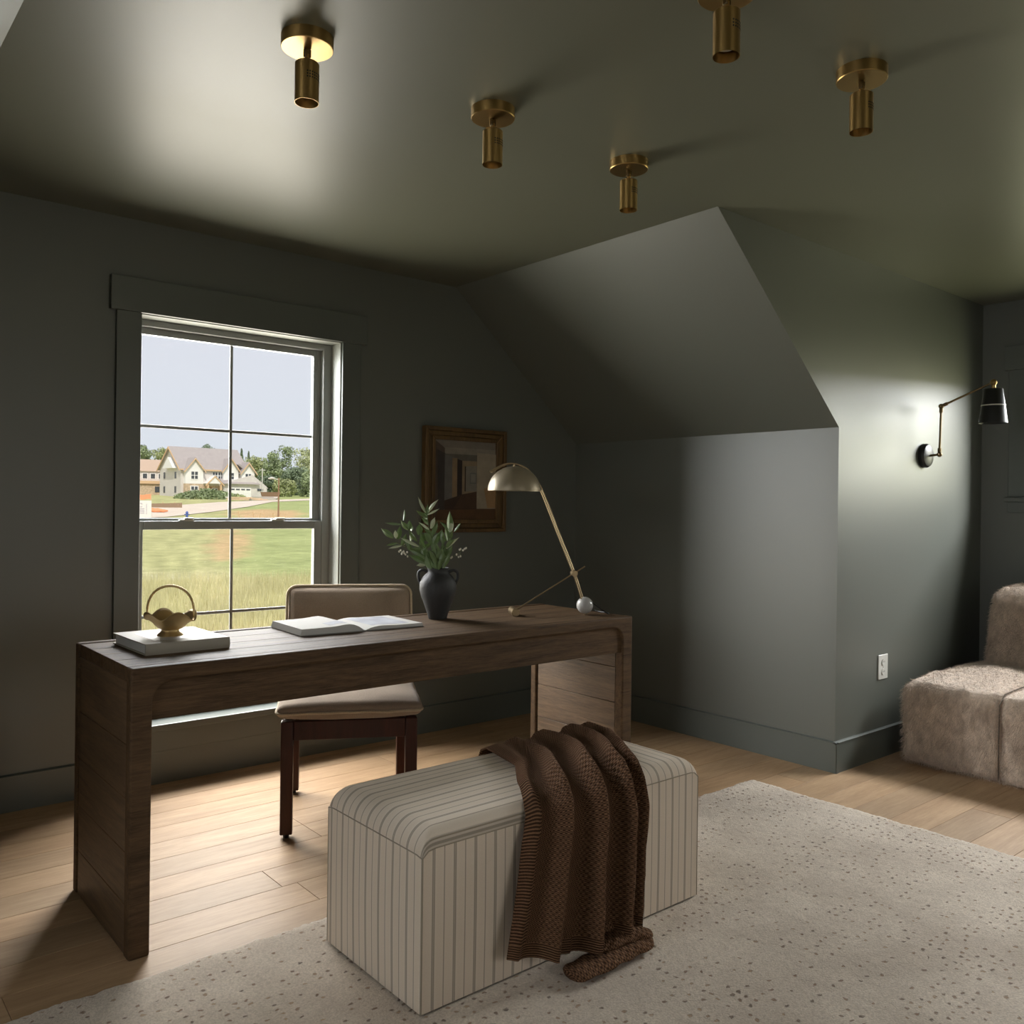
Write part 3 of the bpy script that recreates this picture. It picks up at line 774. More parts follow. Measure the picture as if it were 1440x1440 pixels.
roll(spline([(1.545, 1.592, 0.033), (1.62, 1.588, 0.034), (1.72, 1.590, 0.034), (1.80, 1.593, 0.035), (1.838, 1.612, 0.035)], 8), 0.040, 0.0155, 'pooled_fold')
roll(spline([(1.655, 1.640, 0.050), (1.70, 1.625, 0.056), (1.77, 1.618, 0.058), (1.825, 1.612, 0.052), (1.845, 1.625, 0.036)], 8), 0.038, 0.0150, 'pooled_fold')
roll(spline([(1.66, 1.668, 0.066), (1.74, 1.655, 0.078), (1.82, 1.645, 0.070), (1.868, 1.65, 0.045)], 8), 0.022, 0.016, 'pooled_fold')

# ------------------------------------------------------------------ fur sofa in the dormer
def fur_material():
    t = NT('taupe_fur'); t.bsdf(None, 1.0, 0, 0.05); t.b.inputs['Sheen Weight'].default_value = 0.35; t.b.inputs['Sheen Roughness'].default_value = 0.6
    co = t.coord('Object'); cl = t.coord('Object', (1, 1, 0.55))
    a = t.noise(cl, 26, 5, 0.7, 0.5); b = t.noise(cl, 260, 3, 0.7); c = t.noise(co, 5, 3)
    k = t.math('ADD', t.math('ADD', t.math('MULTIPLY', a, 0.45), t.math('MULTIPLY', b, 0.35)), t.math('MULTIPLY', c, 0.2))
    t.l(t.ramp(k, [(0.34, s2l((156, 136, 118))), (0.62, s2l((238, 218, 198)))]), t.b.inputs['Base Color'])
    t.bump(t.math('ADD', t.math('MULTIPLY', a, 0.6), t.math('MULTIPLY', b, 0.5)), 0.8, 0.012); return t.m
FUR = fur_material()
SEAMF = plain('fur_seam', (92, 80, 68), 1.0)
sofa = empty('fur_sofa', (4.75, 1.2, 0), 0, 'low armless sofa in shaggy taupe faux fur beside the dormer window', 'sofa')
def furry(hx, hy, hz, c, r, crown, lean=0.0, seed=0, n=(26, 40, 26)):
    def fn(p, nn):
        k = max(0, 1 - (p.x / hx) ** 2) * max(0, 1 - (p.y / hy) ** 2)
        q = Vector(p)
        if p.z > 0: q.z += crown * k
        w = q + Vector((seed, seed * 2, 0))
        d = 0.010 * noise.noise(w * 7) + 0.009 * noise.noise(Vector((w.x * 24, w.y * 24, w.z * 14))) + 0.003 * noise.noise(w * 60)
        q += (nn if nn.length > 0 else Vector((0, 0, 1))) * d
        q.x += lean * (q.z + hz)
        return q
    return rbox(hx, hy, hz, r, 20, fn, c, *n)
for i, (y0, y1) in enumerate(((1.579, 2.035), (0.985, 1.592))):
    hy_ = (y1 - y0) / 2
    furry(0.50, hy_, 0.195, (4.69, (y0 + y1) / 2, 0.20), 0.045, 0.040, 0, i * 3, (44, 36, 28)).build('seat', FUR, sofa, local=False, angle=180)
    furry(0.165, hy_ - .02 if i == 0 else hy_, 0.235, (4.99, (y0 + y1) / 2 - (0.10 if i == 0 else 0), 0.585), 0.06, 0.012, 0.28, 5 + i, (28, 36, 28)).build('backrest', FUR, sofa, local=False, angle=180)
MB().tube([(4.186, 1.5825, 0.02), (4.182, 1.5825, 0.2), (4.19, 1.5825, 0.355), (4.25, 1.5825, 0.395), (4.45, 1.5825, 0.402), (4.7, 1.5825, 0.40)], 0.003, 8).build('seam', SEAMF, sofa, local=False)

# short pile on the fur covers
for o in [c for c in bpy.data.objects if c.parent == sofa and c.name.split('.')[0] in ('seat', 'backrest')]:
    md = o.modifiers.new('pile', 'PARTICLE_SYSTEM'); ps = o.particle_systems[-1].settings
    ps.type = 'HAIR'; ps.count = 34000; ps.hair_length = 0.011; ps.hair_step = 3; ps.render_step = 3; ps.use_advanced_hair = True
    ps.brownian_factor = 0.003; ps.factor_random = 0.002; ps.normal_factor = 0.004; ps.object_align_factor = (-0.001, 0, -0.004)
    ps.root_radius = 0.9; ps.tip_radius = 0.25; ps.radius_scale = 0.0016; ps.material = 1; ps.use_modifier_stack = True

# ------------------------------------------------------------------ wall outlet
out = empty('wall_outlet', (4.203, YC, 0.44), 0, 'white duplex wall outlet above the baseboard beside the sofa', 'outlet')
MB().box(4.156, YC - 0.006, 0.383, 4.250, YC, 0.505).build('cover_plate', WHITEP, out, bevel=0.003, local=False)
for zc_ in (0.468, 0.420):
    poly = [(4.203 + 0.0175 * cos(t) if abs(cos(t)) < 0.93 else 4.203 + 0.0165 * (1 if cos(t) > 0 else -1), zc_ + 0.0165 * sin(t)) for t in np.linspace(0, 2 * pi, 24, endpoint=False)]
    rc = MB().prism(poly, 'y', YC - 0.009, YC - 0.004).build('receptacle', WHITEP, out, local=False, smooth=False)
    for dx in (-0.0065, 0.0065):
        q = MB().box(4.203 + dx - .0012, YC - 0.0095, zc_ - .002, 4.203 + dx + .0012, YC - 0.0085, zc_ + .007).build('slot', BLACK, rc, smooth=False)
        q.matrix_parent_inverse = Matrix.Translation(-out.location) @ Matrix.Identity(4); q.matrix_parent_inverse = Matrix.Identity(4)
MB().cyl((4.203, YC - 0.0075, 0.444), (4.203, YC - 0.005, 0.444), 0.003, n=10).build('screw', WHITEP, out, local=False)

# ------------------------------------------------------------------ ceiling spots
def ceiling_light(x, y, label):
    r = empty('ceiling_light', (x, y, H), 0, label, 'ceiling light', 'brass ceiling spots')
    MB().lathe([(0.0, 0.0), (0.066, 0.0), (0.066, -0.028), (0.0645, -0.030), (0.0, -0.030)], (0, 0, 0), 48).build('canopy', BRASS, r, angle=30)
    MB().box(-0.009, -0.006, -0.052, 0.009, 0.006, -0.030).build('swivel', BRASSD, r, bevel=0.002)
    MB().cyl((0, 0, -0.074), (0, 0, -0.044), 0.0065, n=16).build('stem', BRASS, r)
    sh = MB().lathe([(0.0065, -0.066), (0.028, -0.066), (0.0305, -0.0685), (0.0305, -0.168), (0.0297, -0.168), (0.0290, -0.074), (0.0, -0.074)], (0, 0, 0), 40).build('shade', BRASS, r, angle=30)
    MB().lathe([(0.0, -0.146), (0.018, -0.148), (0.0255, -0.144), (0.0265, -0.130), (0.0, -0.120)], (0, 0, 0), 28).build('bulb', GLASSB, sh)
    h = MB()
    for i in range(8):
        for k in range(3):
            a = radians(-72 - 42 + 12 * i); d = Vector((cos(a), sin(a), 0))
            z = -0.098 - 0.007 * k
            h.cyl(d * 0.0300 + Vector((0, 0, z)), d * 0.0309 + Vector((0, 0, z)), 0.0021, n=8)
    h.build('vent_holes', BLACK, sh)['kind'] = 'stuff'
    return r
L1 = ceiling_light(1.030, 2.062, 'brass ceiling spot nearest the window, its canopy brightly lit from below')
for x, y, lab in ((1.640, 2.062, 'brass ceiling spot in the middle of the row along the window side'),
                  (2.242, 2.062, 'brass ceiling spot closest to the sloping ceiling edge, smallest in view'),
                  (2.242, 1.215, 'brass ceiling spot nearest the dormer wall lamp'),
                  (1.640, 1.215, 'brass ceiling spot whose canopy is cut by the top of the photo')):
    c = copy_tree(L1); c.location = (x, y, H); c['label'] = lab

# ------------------------------------------------------------------ swing-arm wall lamp
SXc, SZc = 4.618, 1.508
sc = empty('wall_sconce', (SXc, YC, SZc), 0, 'black and brass swing arm wall lamp on the dormer cheek', 'wall lamp')
def sp_(m, name, mat, par=sc, **k):
    o = m.build(name, mat, par, local=False, **k)
    if par is not sc: o.matrix_parent_inverse = Matrix.Identity(4)
    return o
sp_(MB().lathe([(0.0, 0.036), (0.012, 0.036), (0.040, 0.034), (0.056, 0.028), (0.063, 0.018), (0.063, 0.0), (0, 0)], (SXc, YC, SZc), 40, (0, -1, 0)), 'backplate', BLACK, angle=25)
J1 = Vector((SXc - 0.006, YC - 0.085, SZc + 0.004)); J2 = Vector((SXc + 0.008, YC - 0.085, 1.763)); J3 = Vector((4.668, 1.828, 1.862))
sp_(MB().cyl((SXc, YC - .034, SZc), J1, 0.006, n=14), 'wall_stem', BRASSD)
def joint(p, ax):
    m = MB().ball(p, 0.0135, 18, 12); a = Vector(ax)
    m.cyl(p - a * 0.021, p + a * 0.021, 0.005, n=12); return m
sp_(joint(J1, (1, 0, 0)), 'joint', BRASSD); sp_(joint(J2, (1, 0, 0)), 'joint', BRASSD)
sp_(MB().cyl(J1 + Vector((0, 0, .012)), J2 - Vector((0, 0, .012)), 0.0055, n=14).cyl(J1 + Vector((0, 0, .012)), J1 + Vector((0, 0, .032)), 0.009, n=14).cyl(J2 - Vector((0, 0, .034)), J2 - Vector((0, 0, .012)), 0.009, n=14), 'lower_arm', BRASSD)
dv = (J3 - J2).normalized()
sp_(MB().cyl(J2 + dv * .010, J3, 0.0055, n=14).cyl(J2 + dv * .012, J2 + dv * .034, 0.009, n=14), 'upper_arm', BRASSD)
HB = Vector((4.672, 1.812, 1.868))
sp_(MB().ball(HB, 0.0165, 20, 14).cyl(HB + Vector((0, 0, -.034)), HB, 0.010, n=16).cyl(HB - Vector((.02, 0, 0)), HB + Vector((.02, 0, 0)), 0.006, n=12), 'head_joint', BRASS)
sh = sp_(MB().lathe([(0.0, 0.172), (0.041, 0.172), (0.043, 0.169), (0.066, 0.0), (0.064, 0.0), (0.041, 0.165), (0.0, 0.166)], (HB.x, HB.y, HB.z - .205), 40), 'shade', BLACK, angle=30)
sp_(MB().lathe([(0.0545, 0.086), (0.0565, 0.088), (0.0562, 0.091), (0.0538, 0.092)], (HB.x, HB.y, HB.z - .205), 40), 'band', WHITEP, sh)

# ------------------------------------------------------------------ painting
pic = empty('framed_painting', (2.90, YW, 1.35), 0, 'small framed oil painting of open doorways and a corridor on the window wall', 'painting')
PX0, PX1, PZ0, PZ1 = 2.624, 3.183, 1.070, 1.640
GOLD = wood('gilt_frame', (112, 88, 54), (66, 50, 30), 'z', 18, 8, 0.45, 0.3, 0.1)
def moulding(y0, y1, a, b, bev=0.004):
    for poly in ([(PX0 + a, PZ0 + a), (PX0 + b, PZ0 + b), (PX0 + b, PZ1 - b), (PX0 + a, PZ1 - a)], [(PX1 - a, PZ1 - a), (PX1 - b, PZ1 - b), (PX1 - b, PZ0 + b), (PX1 - a, PZ0 + a)],
                 [(PX0 + a, PZ1 - a), (PX0 + b, PZ1 - b), (PX1 - b, PZ1 - b), (PX1 - a, PZ1 - a)], [(PX1 - a, PZ0 + a), (PX1 - b, PZ0 + b), (PX0 + b, PZ0 + b), (PX0 + a, PZ0 + a)]):
        MB().prism(poly, 'y', YW - y1, YW - y0).build('frame_moulding', GOLD, pic, bevel=bev, local=False)
moulding(0.0, 0.040, 0.0, 0.022); moulding(0.0, 0.028, 0.0225, 0.048); moulding(0.0, 0.034, 0.0485, 0.070, 0.003)
cv = MB().box(PX0 + .06, YW - .020, PZ0 + .06, PX1 - .06, YW - .006, PZ1 - .06).build('canvas', plain('canvas_ground', (92, 84, 70), 0.7, bump=0.2, bscale=60), pic, local=False, smooth=False)
def dab(poly, srgb, k):
    """one painted area, POLY in canvas fractions from the top left"""
    w, h_ = PX1 - PX0 - .14, PZ1 - PZ0 - .14
    pts = [(PX0 + .07 + u * w, PZ1 - .07 - v * h_) for u, v in poly]
    y = YW - .0203 - k * 0.0003
    o = MB().add([(a, y, b) for a, b in pts], [tuple(range(len(pts)))]).build('painted_area', plain('pigment', srgb, 0.6, var=0.14, vscale=22), cv, smooth=False)
    o.matrix_parent_inverse = Matrix.Identity(4)
for i, (poly, c) in enumerate((
    ([(0, 0), (1, 0), (1, .09), (.15, .10)], (112, 104, 94)), ([(.14, .09), (1, .09), (1, .17), (.17, .17)], (124, 118, 106)),
    ([(0, 0), (.16, .10), (.16, .88), (0, 1)], (74, 62, 52)), ([(.04, .12), (.17, .17), (.17, .86), (.06, .95)], (50, 44, 40)),
    ([(.16, .17), (.68, .17), (.68, .26), (.22, .23)], (88, 84, 74)), ([(.16, .18), (.36, .22), (.36, .72), (.16, .76)], (92, 90, 86)),
    ([(.28, .22), (.36, .22), (.36, .72), (.28, .72)], (124, 104, 78)), ([(.36, .23), (.44, .25), (.44, .70), (.36, .74)], (40, 30, 24)),
    ([(.44, .25), (.68, .25), (.68, .64), (.44, .68)], (128, 112, 88)), ([(.50, .32), (.68, .31), (.68, .64), (.50, .64)], (118, 114, 104)),
    ([(.48, .32), (.50, .32), (.50, .64), (.48, .64)], (52, 40, 30)), ([(.57, .40), (.67, .40), (.67, .54), (.57, .54)], (98, 98, 94)),
    ([(.58, .415), (.66, .415), (.66, .525), (.58, .525)], (122, 120, 112)),
    ([(.16, .76), (.44, .68), (.68, .64), (.68, .88), (.16, .88)], (52, 36, 24)), ([(.44, .68), (.68, .64), (.68, .86), (.30, .86)], (64, 44, 28)),
    ([(.68, .14), (1, .15), (1, .86), (.68, .86)], (142, 132, 114)), ([(.80, .60), (1, .55), (1, .85), (.86, .85)], (148, 118, 82)),
    ([(.06, .88), (1, .86), (1, 1), (0, 1)], (78, 52, 26)))):
    dab(poly, c, i)
# ================================================================== ON THE DESK
ZD = DZ - 0.0016
# ------------------------------------------------------------------ closed book
PAPER = plain('paper', (178, 175, 169), 0.8, spec=0.2); COVER = plain('book_cover', (150, 142, 129), 0.6, spec=0.3); COVERP = plain('cover_panel', (172, 169, 166), 0.5, spec=0.3)
bk = empty('closed_book', (0.94, 2.755, ZD), radians(1.5), 'thick pale grey hardcover book lying closed under the brass basket', 'book')
def bp(m, name, mat, par=bk, **k): return m.build(name, mat, par, **k)
BX, BY, BH = 0.126, 0.145, 0.033
bp(MB().box(-BX, -BY, 0.0, BX, BY, 0.003), 'back_cover', COVER, bevel=0.001)
cvr = bp(MB().box(-BX, -BY, BH - .003, BX, BY, BH), 'front_cover', COVER, bevel=0.001)
sp2 = MB(); pr = [(-BY - .001 - .004 * sin(pi * k / 10), BH * k / 10) for k in range(11)] + [(-BY + .004, BH), (-BY + .004, 0)]
bp(MB().prism(pr, 'x', -BX, BX), 'spine', COVER)
bp(MB().box(-BX + .007, -BY + .003, .003, BX - .006, BY - .006, BH - .003), 'page_block', PAPER)
bp(MB().box(-BX + .045, -BY + .05, BH, BX - .05, BY - .06, BH + .0004), 'cover_print', COVERP, cvr, smooth=False)

# ------------------------------------------------------------------ brass basket
bs = empty('brass_basket', (0.935, 2.745, ZD + BH + 0.0006), 0, 'small brass flower basket with arched handle standing on the closed book', 'basket')
def basket():
    prof = [(0.039, 0.0), (0.037, 0.004), (0.028, 0.011), (0.0255, 0.0165), (0.027, 0.019), (0.036, 0.025), (0.045, 0.035), (0.051, 0.046), (0.060, 0.056), (0.070, 0.062)]
    n = 72; rows = []
    def rim(t, i):
        k = max(0.0, (i - 3) / 6.0) ** 1.4
        lobe = cos(4 * t + 0.3)                # four waves; the handle joins two low, flared ends
        return 1 + k * (0.13 * cos(2 * t) - 0.04 * lobe), k * (-0.0135 * lobe - 0.003 * cos(2 * t))
    for i, (r, z) in enumerate(prof):
        row = []
        for j in range(n):
            t = 2 * pi * j / n; a, dz = rim(t, i)
            row.append((r * a * cos(t) * cos(YAW) + r * a * sin(t) * sin(YAW), -r * a * cos(t) * sin(YAW) + r * a * sin(t) * cos(YAW), z + dz))
        rows.append(row)
    m = MB().ring(rows, True, True, False); return m
o = basket().build('bowl', BRASSB, bs, angle=60); sm = o.modifiers.new('thick', 'SOLIDIFY'); sm.thickness = 0.0022; sm.offset = 1
hp = []
for k in range(41):
    t = pi * k / 40; c, s_ = cos(t), sin(t)
    a = 0.072 * c * (1.0 + 0.03 * s_); z = 0.064 + 0.088 * s_ ** 0.82
    hp.append((a * cos(YAW), -a * sin(YAW), z))
MB().tube([(hp[0][0] * 1.06, hp[0][1] * 1.06, 0.058)] + hp + [(hp[-1][0] * 1.06, hp[-1][1] * 1.06, 0.058)], [0.0052, 0.0045] + [0.0026 + 0.0011 * abs(cos(k * 1.2)) + 0.0006 * sin(pi * k / 40) for k in range(39)] + [0.0045, 0.0052, 0.0052], 10).build('handle', BRASSB, bs, angle=60)
# ------------------------------------------------------------------ open book
ob = empty('open_book', (1.588, 2.800, ZD), radians(-3), 'open hardcover book with white pages lying in the middle of the desk', 'book')
PRINT = plain('printed_page', (142, 143, 150), 0.7, var=0.3, vscale=9)
BLK = plain('grey_cover', (120, 116, 110), 0.6)
def op2(m, name, mat, par=ob, **k): return m.build(name, mat, par, **k)
HW, HL = 0.235, 0.128
op2(MB().box(-HW - .004, -HL - .004, 0, -.006, HL + .004, .003), 'cover', BLK, bevel=0.001)
op2(MB().box(.006, -HL - .004, 0, HW + .004, HL + .004, .003), 'cover', BLK, bevel=0.001)
op2(MB().box(-.012, -HL - .003, 0, .012, HL + .003, .004), 'spine', BLK, bevel=0.0015)
def leaf_block(sgn, th):
    prof = [(0.0, 0.006)]
    for k in range(13):
        t = k / 12; x = 0.002 + t * (HW - .003)
        z = 0.004 + th * (1 - math.exp(-t * 9)) * (1 + 0.35 * math.exp(-((t - .22) / .18) ** 2)) - th * 0.10 * t
        prof.append((x, z))
    prof += [(HW - .001 + th * .25, 0.0035), (0.0, 0.0035)]
    return MB().prism([(sgn * x, z) for x, z in prof], 'y', -HL, HL), prof
mL, pL = leaf_block(-1, 0.022); op2(mL, 'page_block', PAPER, angle=25)
mR, pR = leaf_block(1, 0.010); op2(mR, 'page_block', PAPER, angle=25)
def page_print(prof, sgn, i0, i1, y0, y1, name):
    rows = [[(sgn * x, yv, z + .0005) for yv in (y0, y1)] for x, z in prof[i0:i1]]
    return op2(MB().ring(rows, False), name, PRINT)
page_print(pR, 1, 3, 12, -0.10, 0.11, 'printed_picture'); page_print(pL, -1, 3, 8, -0.09, -0.03, 'printed_picture')

# ------------------------------------------------------------------ vase and branches
VX, VY = 1.985, 2.805
vase = empty('amphora_vase', (VX, VY, ZD), 0, 'matte black two-handled ceramic vase holding green branches on the desk', 'vase')
prof = [(0.0, 0.0), (0.034, 0.0), (0.0365, 0.003), (0.040, 0.018), (0.053, 0.055), (0.066, 0.090), (0.0725, 0.118), (0.0705, 0.143), (0.060, 0.163), (0.047, 0.176), (0.041, 0.183), (0.0405, 0.192), (0.0435, 0.199), (0.0425, 0.2005), (0.037, 0.199), (0.036, 0.18), (0.05, 0.16), (0.05, 0.06), (0.0, 0.02)]
MB().lathe(prof, (0, 0, 0), 56).build('body', CERAM, vase, angle=50)
for sgn in (-1, 1):
    pts = spline([(0.042 * sgn, 0, 0.184), (0.060 * sgn, 0, 0.191), (0.075 * sgn, 0, 0.182), (0.0765 * sgn, 0, 0.160), (0.068 * sgn, 0, 0.136)], 6)
    pts = [(p.x * cos(YAW), -p.x * sin(YAW), p.z) for p in pts]
    MB().tube(pts, 0.0058, 10).build('handle', CERAM, vase)
# branches: leaf bases and tips given in centimetres across and above the vase foot
KX, KZ = 0.00279 / 7.2, 0.00279 / 7.2
def plant_pt(px, pz, depth):     # measured sketch units -> metres in the vase's own frame
    a = (px - 706) * KX; z = (1300 - pz) * KZ + 0.004
    return Vector((VX, VY, ZD + z)) + rt * a + fw * depth
def leaf_mesh(b, t, w, curl, seed):
    b, t = Vector(b), Vector(t); d = t - b; L = d.length; d.normalize()
    rr = random.Random(seed)
    side = d.cross(fw).normalized(); side = (side + fw * rr.uniform(-0.55, 0.55)).normalized(); nrm = side.cross(d).normalized()
    rows = []; n = 8
    for i in range(n + 1):
        s = i / n; hw = 0.5 * w * sin(pi * min(1, s * 0.92 + 0.08)) ** 0.8 * (1 - s ** 5)
        c = b + d * L * s + nrm * curl * L * sin(pi * s) * 0.5
        rows.append([c - side * hw + nrm * hw * 0.35, c - nrm * hw * 0.05, c + side * hw + nrm * hw * 0.35])
    return MB().ring(rows, False)
branches = [
 ('tall leafy branch rising highest behind the vase rim', [(700, 810), (690, 680), (655, 540), (612, 400), (585, 240)], -0.01,
  [(578, 240, 490, 75, 26, 1), (590, 240, 695, 105, 36, 1), (598, 262, 715, 198, 22, 1), (592, 290, 482, 215, 36, 0), (608, 360, 522, 285, 38, 0), (618, 420, 495, 335, 24, 1), (630, 400, 676, 282, 42, 1), (645, 470, 690, 320, 44, 0), (650, 460, 560, 400, 34, 0), (668, 560, 560, 440, 72, 0), (676, 560, 735, 410, 46, 0), (690, 660, 628, 540, 44, 0)]),
 ('leafy branch arching out to the upper left of the vase', [(690, 810), (620, 690), (520, 580), (430, 450), (335, 355)], 0.02,
  [(340, 322, 345, 205, 26, 0), (318, 362, 148, 348, 26, 0), (390, 420, 318, 318, 54, 0), (425, 425, 375, 350, 44, 0), (240, 500, 105, 405, 58, 0), (290, 512, 306, 370, 50, 0), (268, 508, 264, 418, 42, 1), (420, 530, 405, 440, 30, 1), (448, 500, 432, 440, 34, 1), (500, 470, 508, 350, 62, 0), (560, 530, 520, 440, 50, 0)]),
 ('leafy branch spreading low to the left above the chair', [(685, 815), (600, 730), (480, 640), (380, 580), (295, 548)], -0.03,
  [(300, 548, 185, 575, 26, 0), (345, 572, 215, 602, 24, 1), (372, 560, 340, 503, 24, 1), (515, 580, 330, 490, 30, 1), (560, 625, 440, 590, 40, 0), (600, 690, 390, 600, 46, 0), (595, 745, 410, 660, 52, 0), (585, 700, 545, 600, 52, 0), (585, 765, 490, 770, 40, 1)]),
 ('leafy branch leaning right with broad upright leaves', [(720, 812), (760, 700), (800, 560), (818, 440)], -0.015,
  [(810, 425, 820, 218, 62, 0), (832, 440, 840, 285, 40, 1), (862, 430, 932, 335, 24, 0), (808, 410, 718, 325, 26, 0), (790, 525, 742, 478, 28, 0), (790, 597, 918, 484, 30, 1), (755, 560, 742, 400, 42, 0), (778, 700, 852, 560, 52, 0), (800, 520, 770, 380, 46, 0), (820, 520, 850, 420, 34, 0)]),
 ('short leafy branch filling the mouth of the vase', [(705, 812), (700, 720), (690, 600)], -0.04,
  [(742, 765, 762, 600, 52, 0), (692, 790, 600, 610, 62, 0), (650, 795, 590, 640, 60, 0), (702, 800, 660, 640, 50, 0), (780, 765, 832, 640, 42, 0), (690, 760, 622, 610, 50, 0), (718, 700, 700, 540, 52, 0), (760, 800, 790, 660, 46, 0), (720, 805, 742, 690, 40, 0), (640, 800, 570, 700, 40, 0)]),
]
lk_ = 0
fill = random.Random(21)
for lab, stem, dep, lv in branches:      # small inner leaves along the lower half of every stem
    for k in range(7):
        i = fill.randrange(len(stem) - 1); s_ = fill.random(); a = stem[i][0] + (stem[i + 1][0] - stem[i][0]) * s_; b = stem[i][1] + (stem[i + 1][1] - stem[i][1]) * s_
        an_ = fill.uniform(-2.5, -0.6); L_ = fill.uniform(90, 150)
        lv.append((a, b, a + L_ * cos(an_), b + L_ * sin(an_), fill.uniform(32, 50), 0))
for lab, stem, dep, lv in branches:
    r = empty('leafy_branch', (VX, VY, ZD + 0.03), 0, lab, 'branch', 'cut branches in the black vase')
    base = Vector((VX, VY, ZD + 0.03)) + rt * random.uniform(-.012, .012)
    sp3 = [base] + [plant_pt(a, b, dep * (i + 1) / len(stem)) for i, (a, b) in enumerate(stem)]
    MB().tube(spline(sp3, 5), 0.0018, 6).build('stem', STEM, r, local=False)
    for (bx, by, tx, ty, w, pale) in lv:
        lk_ += 1; rr = random.Random(lk_); d0 = dep + rr.uniform(-.012, .012)
        m = leaf_mesh(plant_pt(bx, by, d0), plant_pt(tx, ty, d0 + rr.uniform(-.03, .03)), w * KX * 1.15, rr.uniform(-.25, .25), lk_)
        m.build('leaf', LEAFP if pale else LEAF, r, local=False, angle=25)
for lab, pts, buds in (('thin sprig of tiny white buds sticking out right of the vase', [(740, 815), (790, 730), (870, 668), (935, 625), (975, 600)], [(935, 600), (975, 598), (990, 590), (915, 680), (935, 672), (850, 680), (895, 655), (960, 612), (925, 606), (840, 690)]),
                       ('thin sprig of tiny white buds hanging left of the vase', [(680, 815), (590, 720), (470, 660), (370, 640), (325, 630)], [(320, 632), (345, 655), (365, 630), (385, 660), (405, 680), (350, 640), (372, 648), (400, 640), (335, 620)])):
    r = empty('bud_sprig', (VX, VY, ZD + 0.03), 0, lab, 'sprig', 'cut branches in the black vase')
    sp3 = [Vector((VX, VY, ZD + .03))] + [plant_pt(a, b, -.03 * i / 4) for i, (a, b) in enumerate(pts)]
    m = MB().tube(spline(sp3, 5), 0.0011, 6)
    for a, b in buds:
        q = plant_pt(a, b, -.03); k = min(range(len(sp3)), key=lambda i: (sp3[i] - q).length); m.tube([sp3[k], q], 0.0008, 5)
    m.build('stem', STEM, r, local=False)
    for a, b in buds: MB().ball(plant_pt(a, b, -.03), 0.0034, 8, 6, (1, 1, 1.3)).build('bud', BERRY, r, local=False)
for bx, by in ((628, 630), (668, 650), (655, 685), (685, 705), (345, 540), (575, 420), (600, 430)):
    pass

# ------------------------------------------------------------------ desk lamp
dl = empty('desk_lamp', (2.43, 2.64, ZD), 0, 'champagne metal desk lamp with dome shade, crossed rods and marble ball foot', 'lamp')
DOME = plain('champagne_metal', (142, 130, 108), 0.42, 0.4); ROD = plain('champagne_rod', (134, 117, 90), 0.36, 0.9)
LD = Vector((0.872, -0.489, 0)); LN = Vector((0.489, 0.872, 0))   # lamp plane and its normal
def lp_(m, name, mat, par=dl, **k):
    o = m.build(name, mat, par, local=False, **k)
    if par is not dl: o.matrix_parent_inverse = Matrix.Identity(4)
    return o
BALL = Vector((2.560, 2.570, ZD + 0.0385)); CL = Vector((2.518, 2.593, 0.944))
arm = spline([(2.551, 2.575, 0.835), (2.518, 2.593, 0.944), (2.460, 2.626, 1.105), (2.400, 2.660, 1.272), (2.377, 2.673, 1.320), (2.345, 2.691, 1.365), (2.312, 2.709, 1.386), (2.282, 2.726, 1.391), (2.250, 2.743, 1.381), (2.212, 2.764, 1.356)], 8)
for sgn in (-1, 1): lp_(MB().tube([p + (LN + LD * 0.7) * 0.0085 * sgn for p in arm], 0.0030, 10), 'arm_rod', ROD)
e1, e2 = arm[-1], arm[0]
lp_(MB().tube([e1 + (LN + LD * 0.7) * 0.0085, e1 - (LN + LD * 0.7) * 0.0085], 0.0034, 10), 'end_bar', ROD)
lp_(MB().ball(BALL, 0.0345, 32, 20), 'marble_ball', MARBLE)
lp_(MB().cyl(BALL + Vector((0, 0, -.0385)), BALL + Vector((0, 0, -.03)), 0.004, n=12), 'foot_pin', ROD)
FT = Vector((2.300, 2.716, ZD + 0.0165))
lp_(MB().cyl(FT - LN * 0.042, FT + LN * 0.042, 0.0165, n=28), 'foot_bar', ROD, bevel=0.0015)
sd = (CL - FT).normalized()
lp_(MB().cyl(FT, FT + sd * ((CL - FT).length + 0.055), 0.0032, n=12), 'strut', ROD)
lp_(MB().cyl(CL - LN * 0.017, CL + LN * 0.017, 0.0125, n=24), 'clamp', ROD, bevel=0.001)
DC = Vector((2.296, 2.718, 1.280)); RD = 0.108
pf = [(RD * cos(pi / 2 * k / 14), RD * 0.93 * sin(pi / 2 * k / 14)) for k in range(15)]
pf += [(RD * 0.975 * cos(pi / 2 * k / 14), RD * 0.905 * sin(pi / 2 * k / 14)) for k in range(14, -1, -1)]
dome = lp_(MB().lathe(pf + [pf[0]], DC, 56), 'dome_shade', DOME, angle=40)
lp_(MB().cyl(DC + Vector((0, 0, RD * .9)), (2.296, 2.718, 1.392), 0.005, n=12), 'shade_pin', ROD)
lp_(MB().ball(DC + Vector((0, 0, .030)), 0.024, 18, 12), 'bulb', GLASSB, dome)
cordp = spline([(2.556, 2.580, 0.842), (2.585, 2.568, 0.832), (2.60, 2.553, 0.815), (2.622, 2.532, 0.793), (2.642, 2.516, ZD + .0035), (2.658, 2.530, ZD + .0035), (2.664, 2.585, ZD + .0035), (2.676, 2.62, ZD + .0035), (2.692, 2.645, ZD - 0.004), (2.694, 2.66, 0.70), (2.692, 2.675, 0.45), (2.694, 2.69, 0.10), (2.73, 2.72, 0.004), (2.95, 2.90, 0.004)], 8)
lp_(MB().tube(cordp, 0.0024, 8), 'cord', BLACK)

